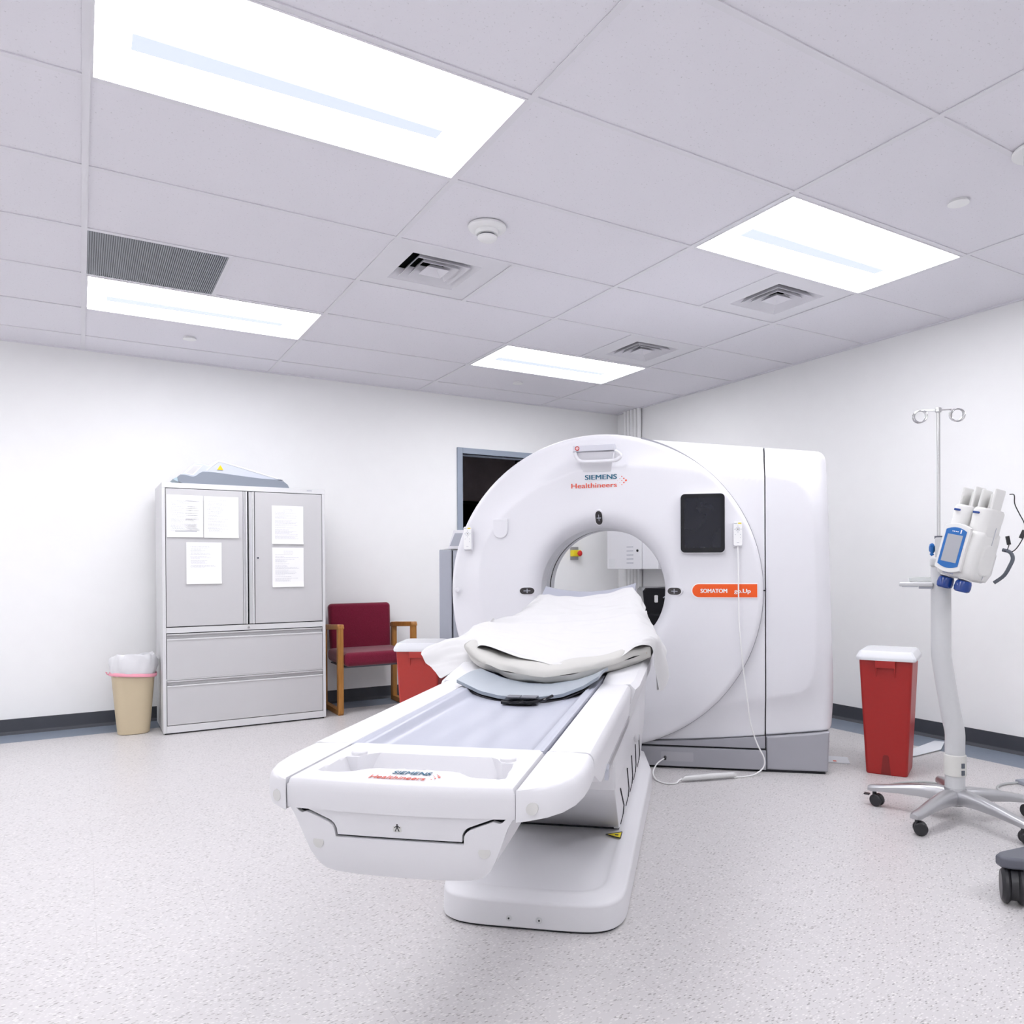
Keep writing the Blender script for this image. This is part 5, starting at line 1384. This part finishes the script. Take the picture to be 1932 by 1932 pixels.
# leads at the back
bm = bm_new()
hp_ = lambda a, b, c: S0+Vector((0, 0, 0))
base_ = Vector((0, 0, 0))
def scr(dx, dz, dy=0): return ir*dx+Vector((0, 0, dz))+tc_*dy      # offset in the plane facing the doorway
add_tube(bm, smooth_path([scr(.176, .330, -.02), scr(.190, .325), scr(.192, .29), .5*(scr(.2, .25)+scr(.215, .25)), scr(.225, .21), scr(.227, .175), scr(.210, .130), scr(.185, .098), scr(.155, .100)], 5), .0022, 6)
add_tube(bm, [scr(.226, .182), scr(.213, .150)], .009, 8); add_tube(bm, [scr(.166, .160), scr(.172, .125)], .008, 8); add_tube(bm, [scr(.172, .125), scr(.165, .10)], .002, 6)
obj('sensor_lead', bm, BLACKM, head)
bm = bm_new(); add_tube(bm, smooth_path([scr(.150, .105, -.01), scr(.175, .095), scr(.185, .07), scr(.175, .04), scr(.155, .0, -.02), scr(.12, -.03, -.03)], 5), .0075, 10); obj('grey_hose', bm, HOSE, head)

# ================================================================== CART CORNER AT THE RIGHT EDGE
t = thing('equipment_cart', 'slate grey cart base with a large black twin-wheel castor cut by the right photo edge', 'cart', (2.60, -.83, 0), R(-31.5))
bm = bm_new()
outl_ = [(-.100, -.030), (-.118, -.012), (-.118, .014), (-.095, .035), (.06, .10), (.45, .26), (.80, .26), (.80, -.26), (.45, -.26), (.06, -.075)]
add_prism(bm, outl_, lambda x, y: (x, y, .112), lambda x, y: (x, y, .150), .010, 3); obj('base_plate', bm, SLATE, t)
bm = bm_new(); add_cyl(bm, (.55, 0, .145), (.55, 0, 1.3), .03, seg=18); obj('post', bm, COLM, t)
for cx_, cy_ in ((-.064, 0), (.72, .21), (.72, -.21)):
    bm = bm_new()
    for q in (-1, 1):
        add_cyl(bm, (cx_+q*.008-.006, cy_-.018, .0555), (cx_+q*.036-.006, cy_-.018, .0555), .0555, seg=36, bev=.010)
    add_cyl(bm, (cx_-.016, cy_-.018, .060), (cx_+.004, cy_-.018, .060), .050, seg=28)
    bmesh.ops.transform(bm, matrix=Matrix.Translation((cx_, cy_, 0))@Matrix.Rotation(R(-24), 4, 'Z')@Matrix.Translation((-cx_, -cy_, 0)), verts=bm.verts[:]); add_cyl(bm, (cx_, cy_, .085), (cx_, cy_, .114), .011, seg=14)
    obj('castor', bm, BLACKM, t)
# strips of card on the floor
for pts_, z, lb in (([(3.40, .77), (3.50, .862), (3.66, .686), (3.555, .588)], .0, 'white card strip on the floor between the scanner and the red bin'),
                    ([(3.83, .535), (3.998, .492), (4.26, .50), (4.46, .60), (4.44, .65), (4.148, .600), (3.83, .60)], .004, 'white card strip on the floor between the red bin and the wall')):
    bm = bm_new(); add_prism(bm, pts_, lambda x, y: (x, y, z+.0005), lambda x, y: (x, y, z+.004)); o = obj('card_strip', bm, mat('white card', (.74, .76, .80), .5, var=.02), flat=True)
    tag(o, lb, 'card strip', 'white card strips on the floor')
    if z == 0:
        bm = bm_new(); add_prism(bm, [(3.515, .665), (3.527, .653), (3.540, .668), (3.528, .680)], lambda x, y: (x, y, .0046), lambda x, y: (x, y, .0052))
        obj('orange_print', bm, ORANGE, o, flat=True)
# leads on the floor
bm = bm_new(); add_tube(bm, smooth_path([(3.30, .11, .006), (3.33, .045, .006), (3.40, -.02, .006), (3.50, -.03, .008), (3.60, .05, .006), (3.55, .16, .006), (3.40, .22, .006), (3.28, .17, .006)], 8), .0045, 8)
tag(obj('floor_lead', bm, CORDG), 'thin grey lead looped on the floor behind the silver stand', 'cable')
bm = bm_new(); add_tube(bm, smooth_path([(4.15, -.22, .007), (3.95, -.11, .007), (3.82, -.075, .007), (3.73, -.11, .007), (3.68, -.18, .007), (3.72, -.28, .007), (3.85, -.36, .007), (4.1, -.42, .007)], 8), .006, 8)
tag(obj('floor_cable', bm, CORDG), 'thicker grey cable curling on the floor at the right photo edge', 'cable')
bm = bm_new(); add_box(bm, -.30, .30, -.12, .12, 0, .02, .004); o = obj('grey_pad', bm, mat('blue grey pad', (.30, .32, .37), .5, var=.05)); o.location = (4.17, -.30, .0); o.rotation_euler = (0, 0, R(-20))
tag(o, 'flat grey pad on the floor inside the cable loop at the right edge', 'floor pad')
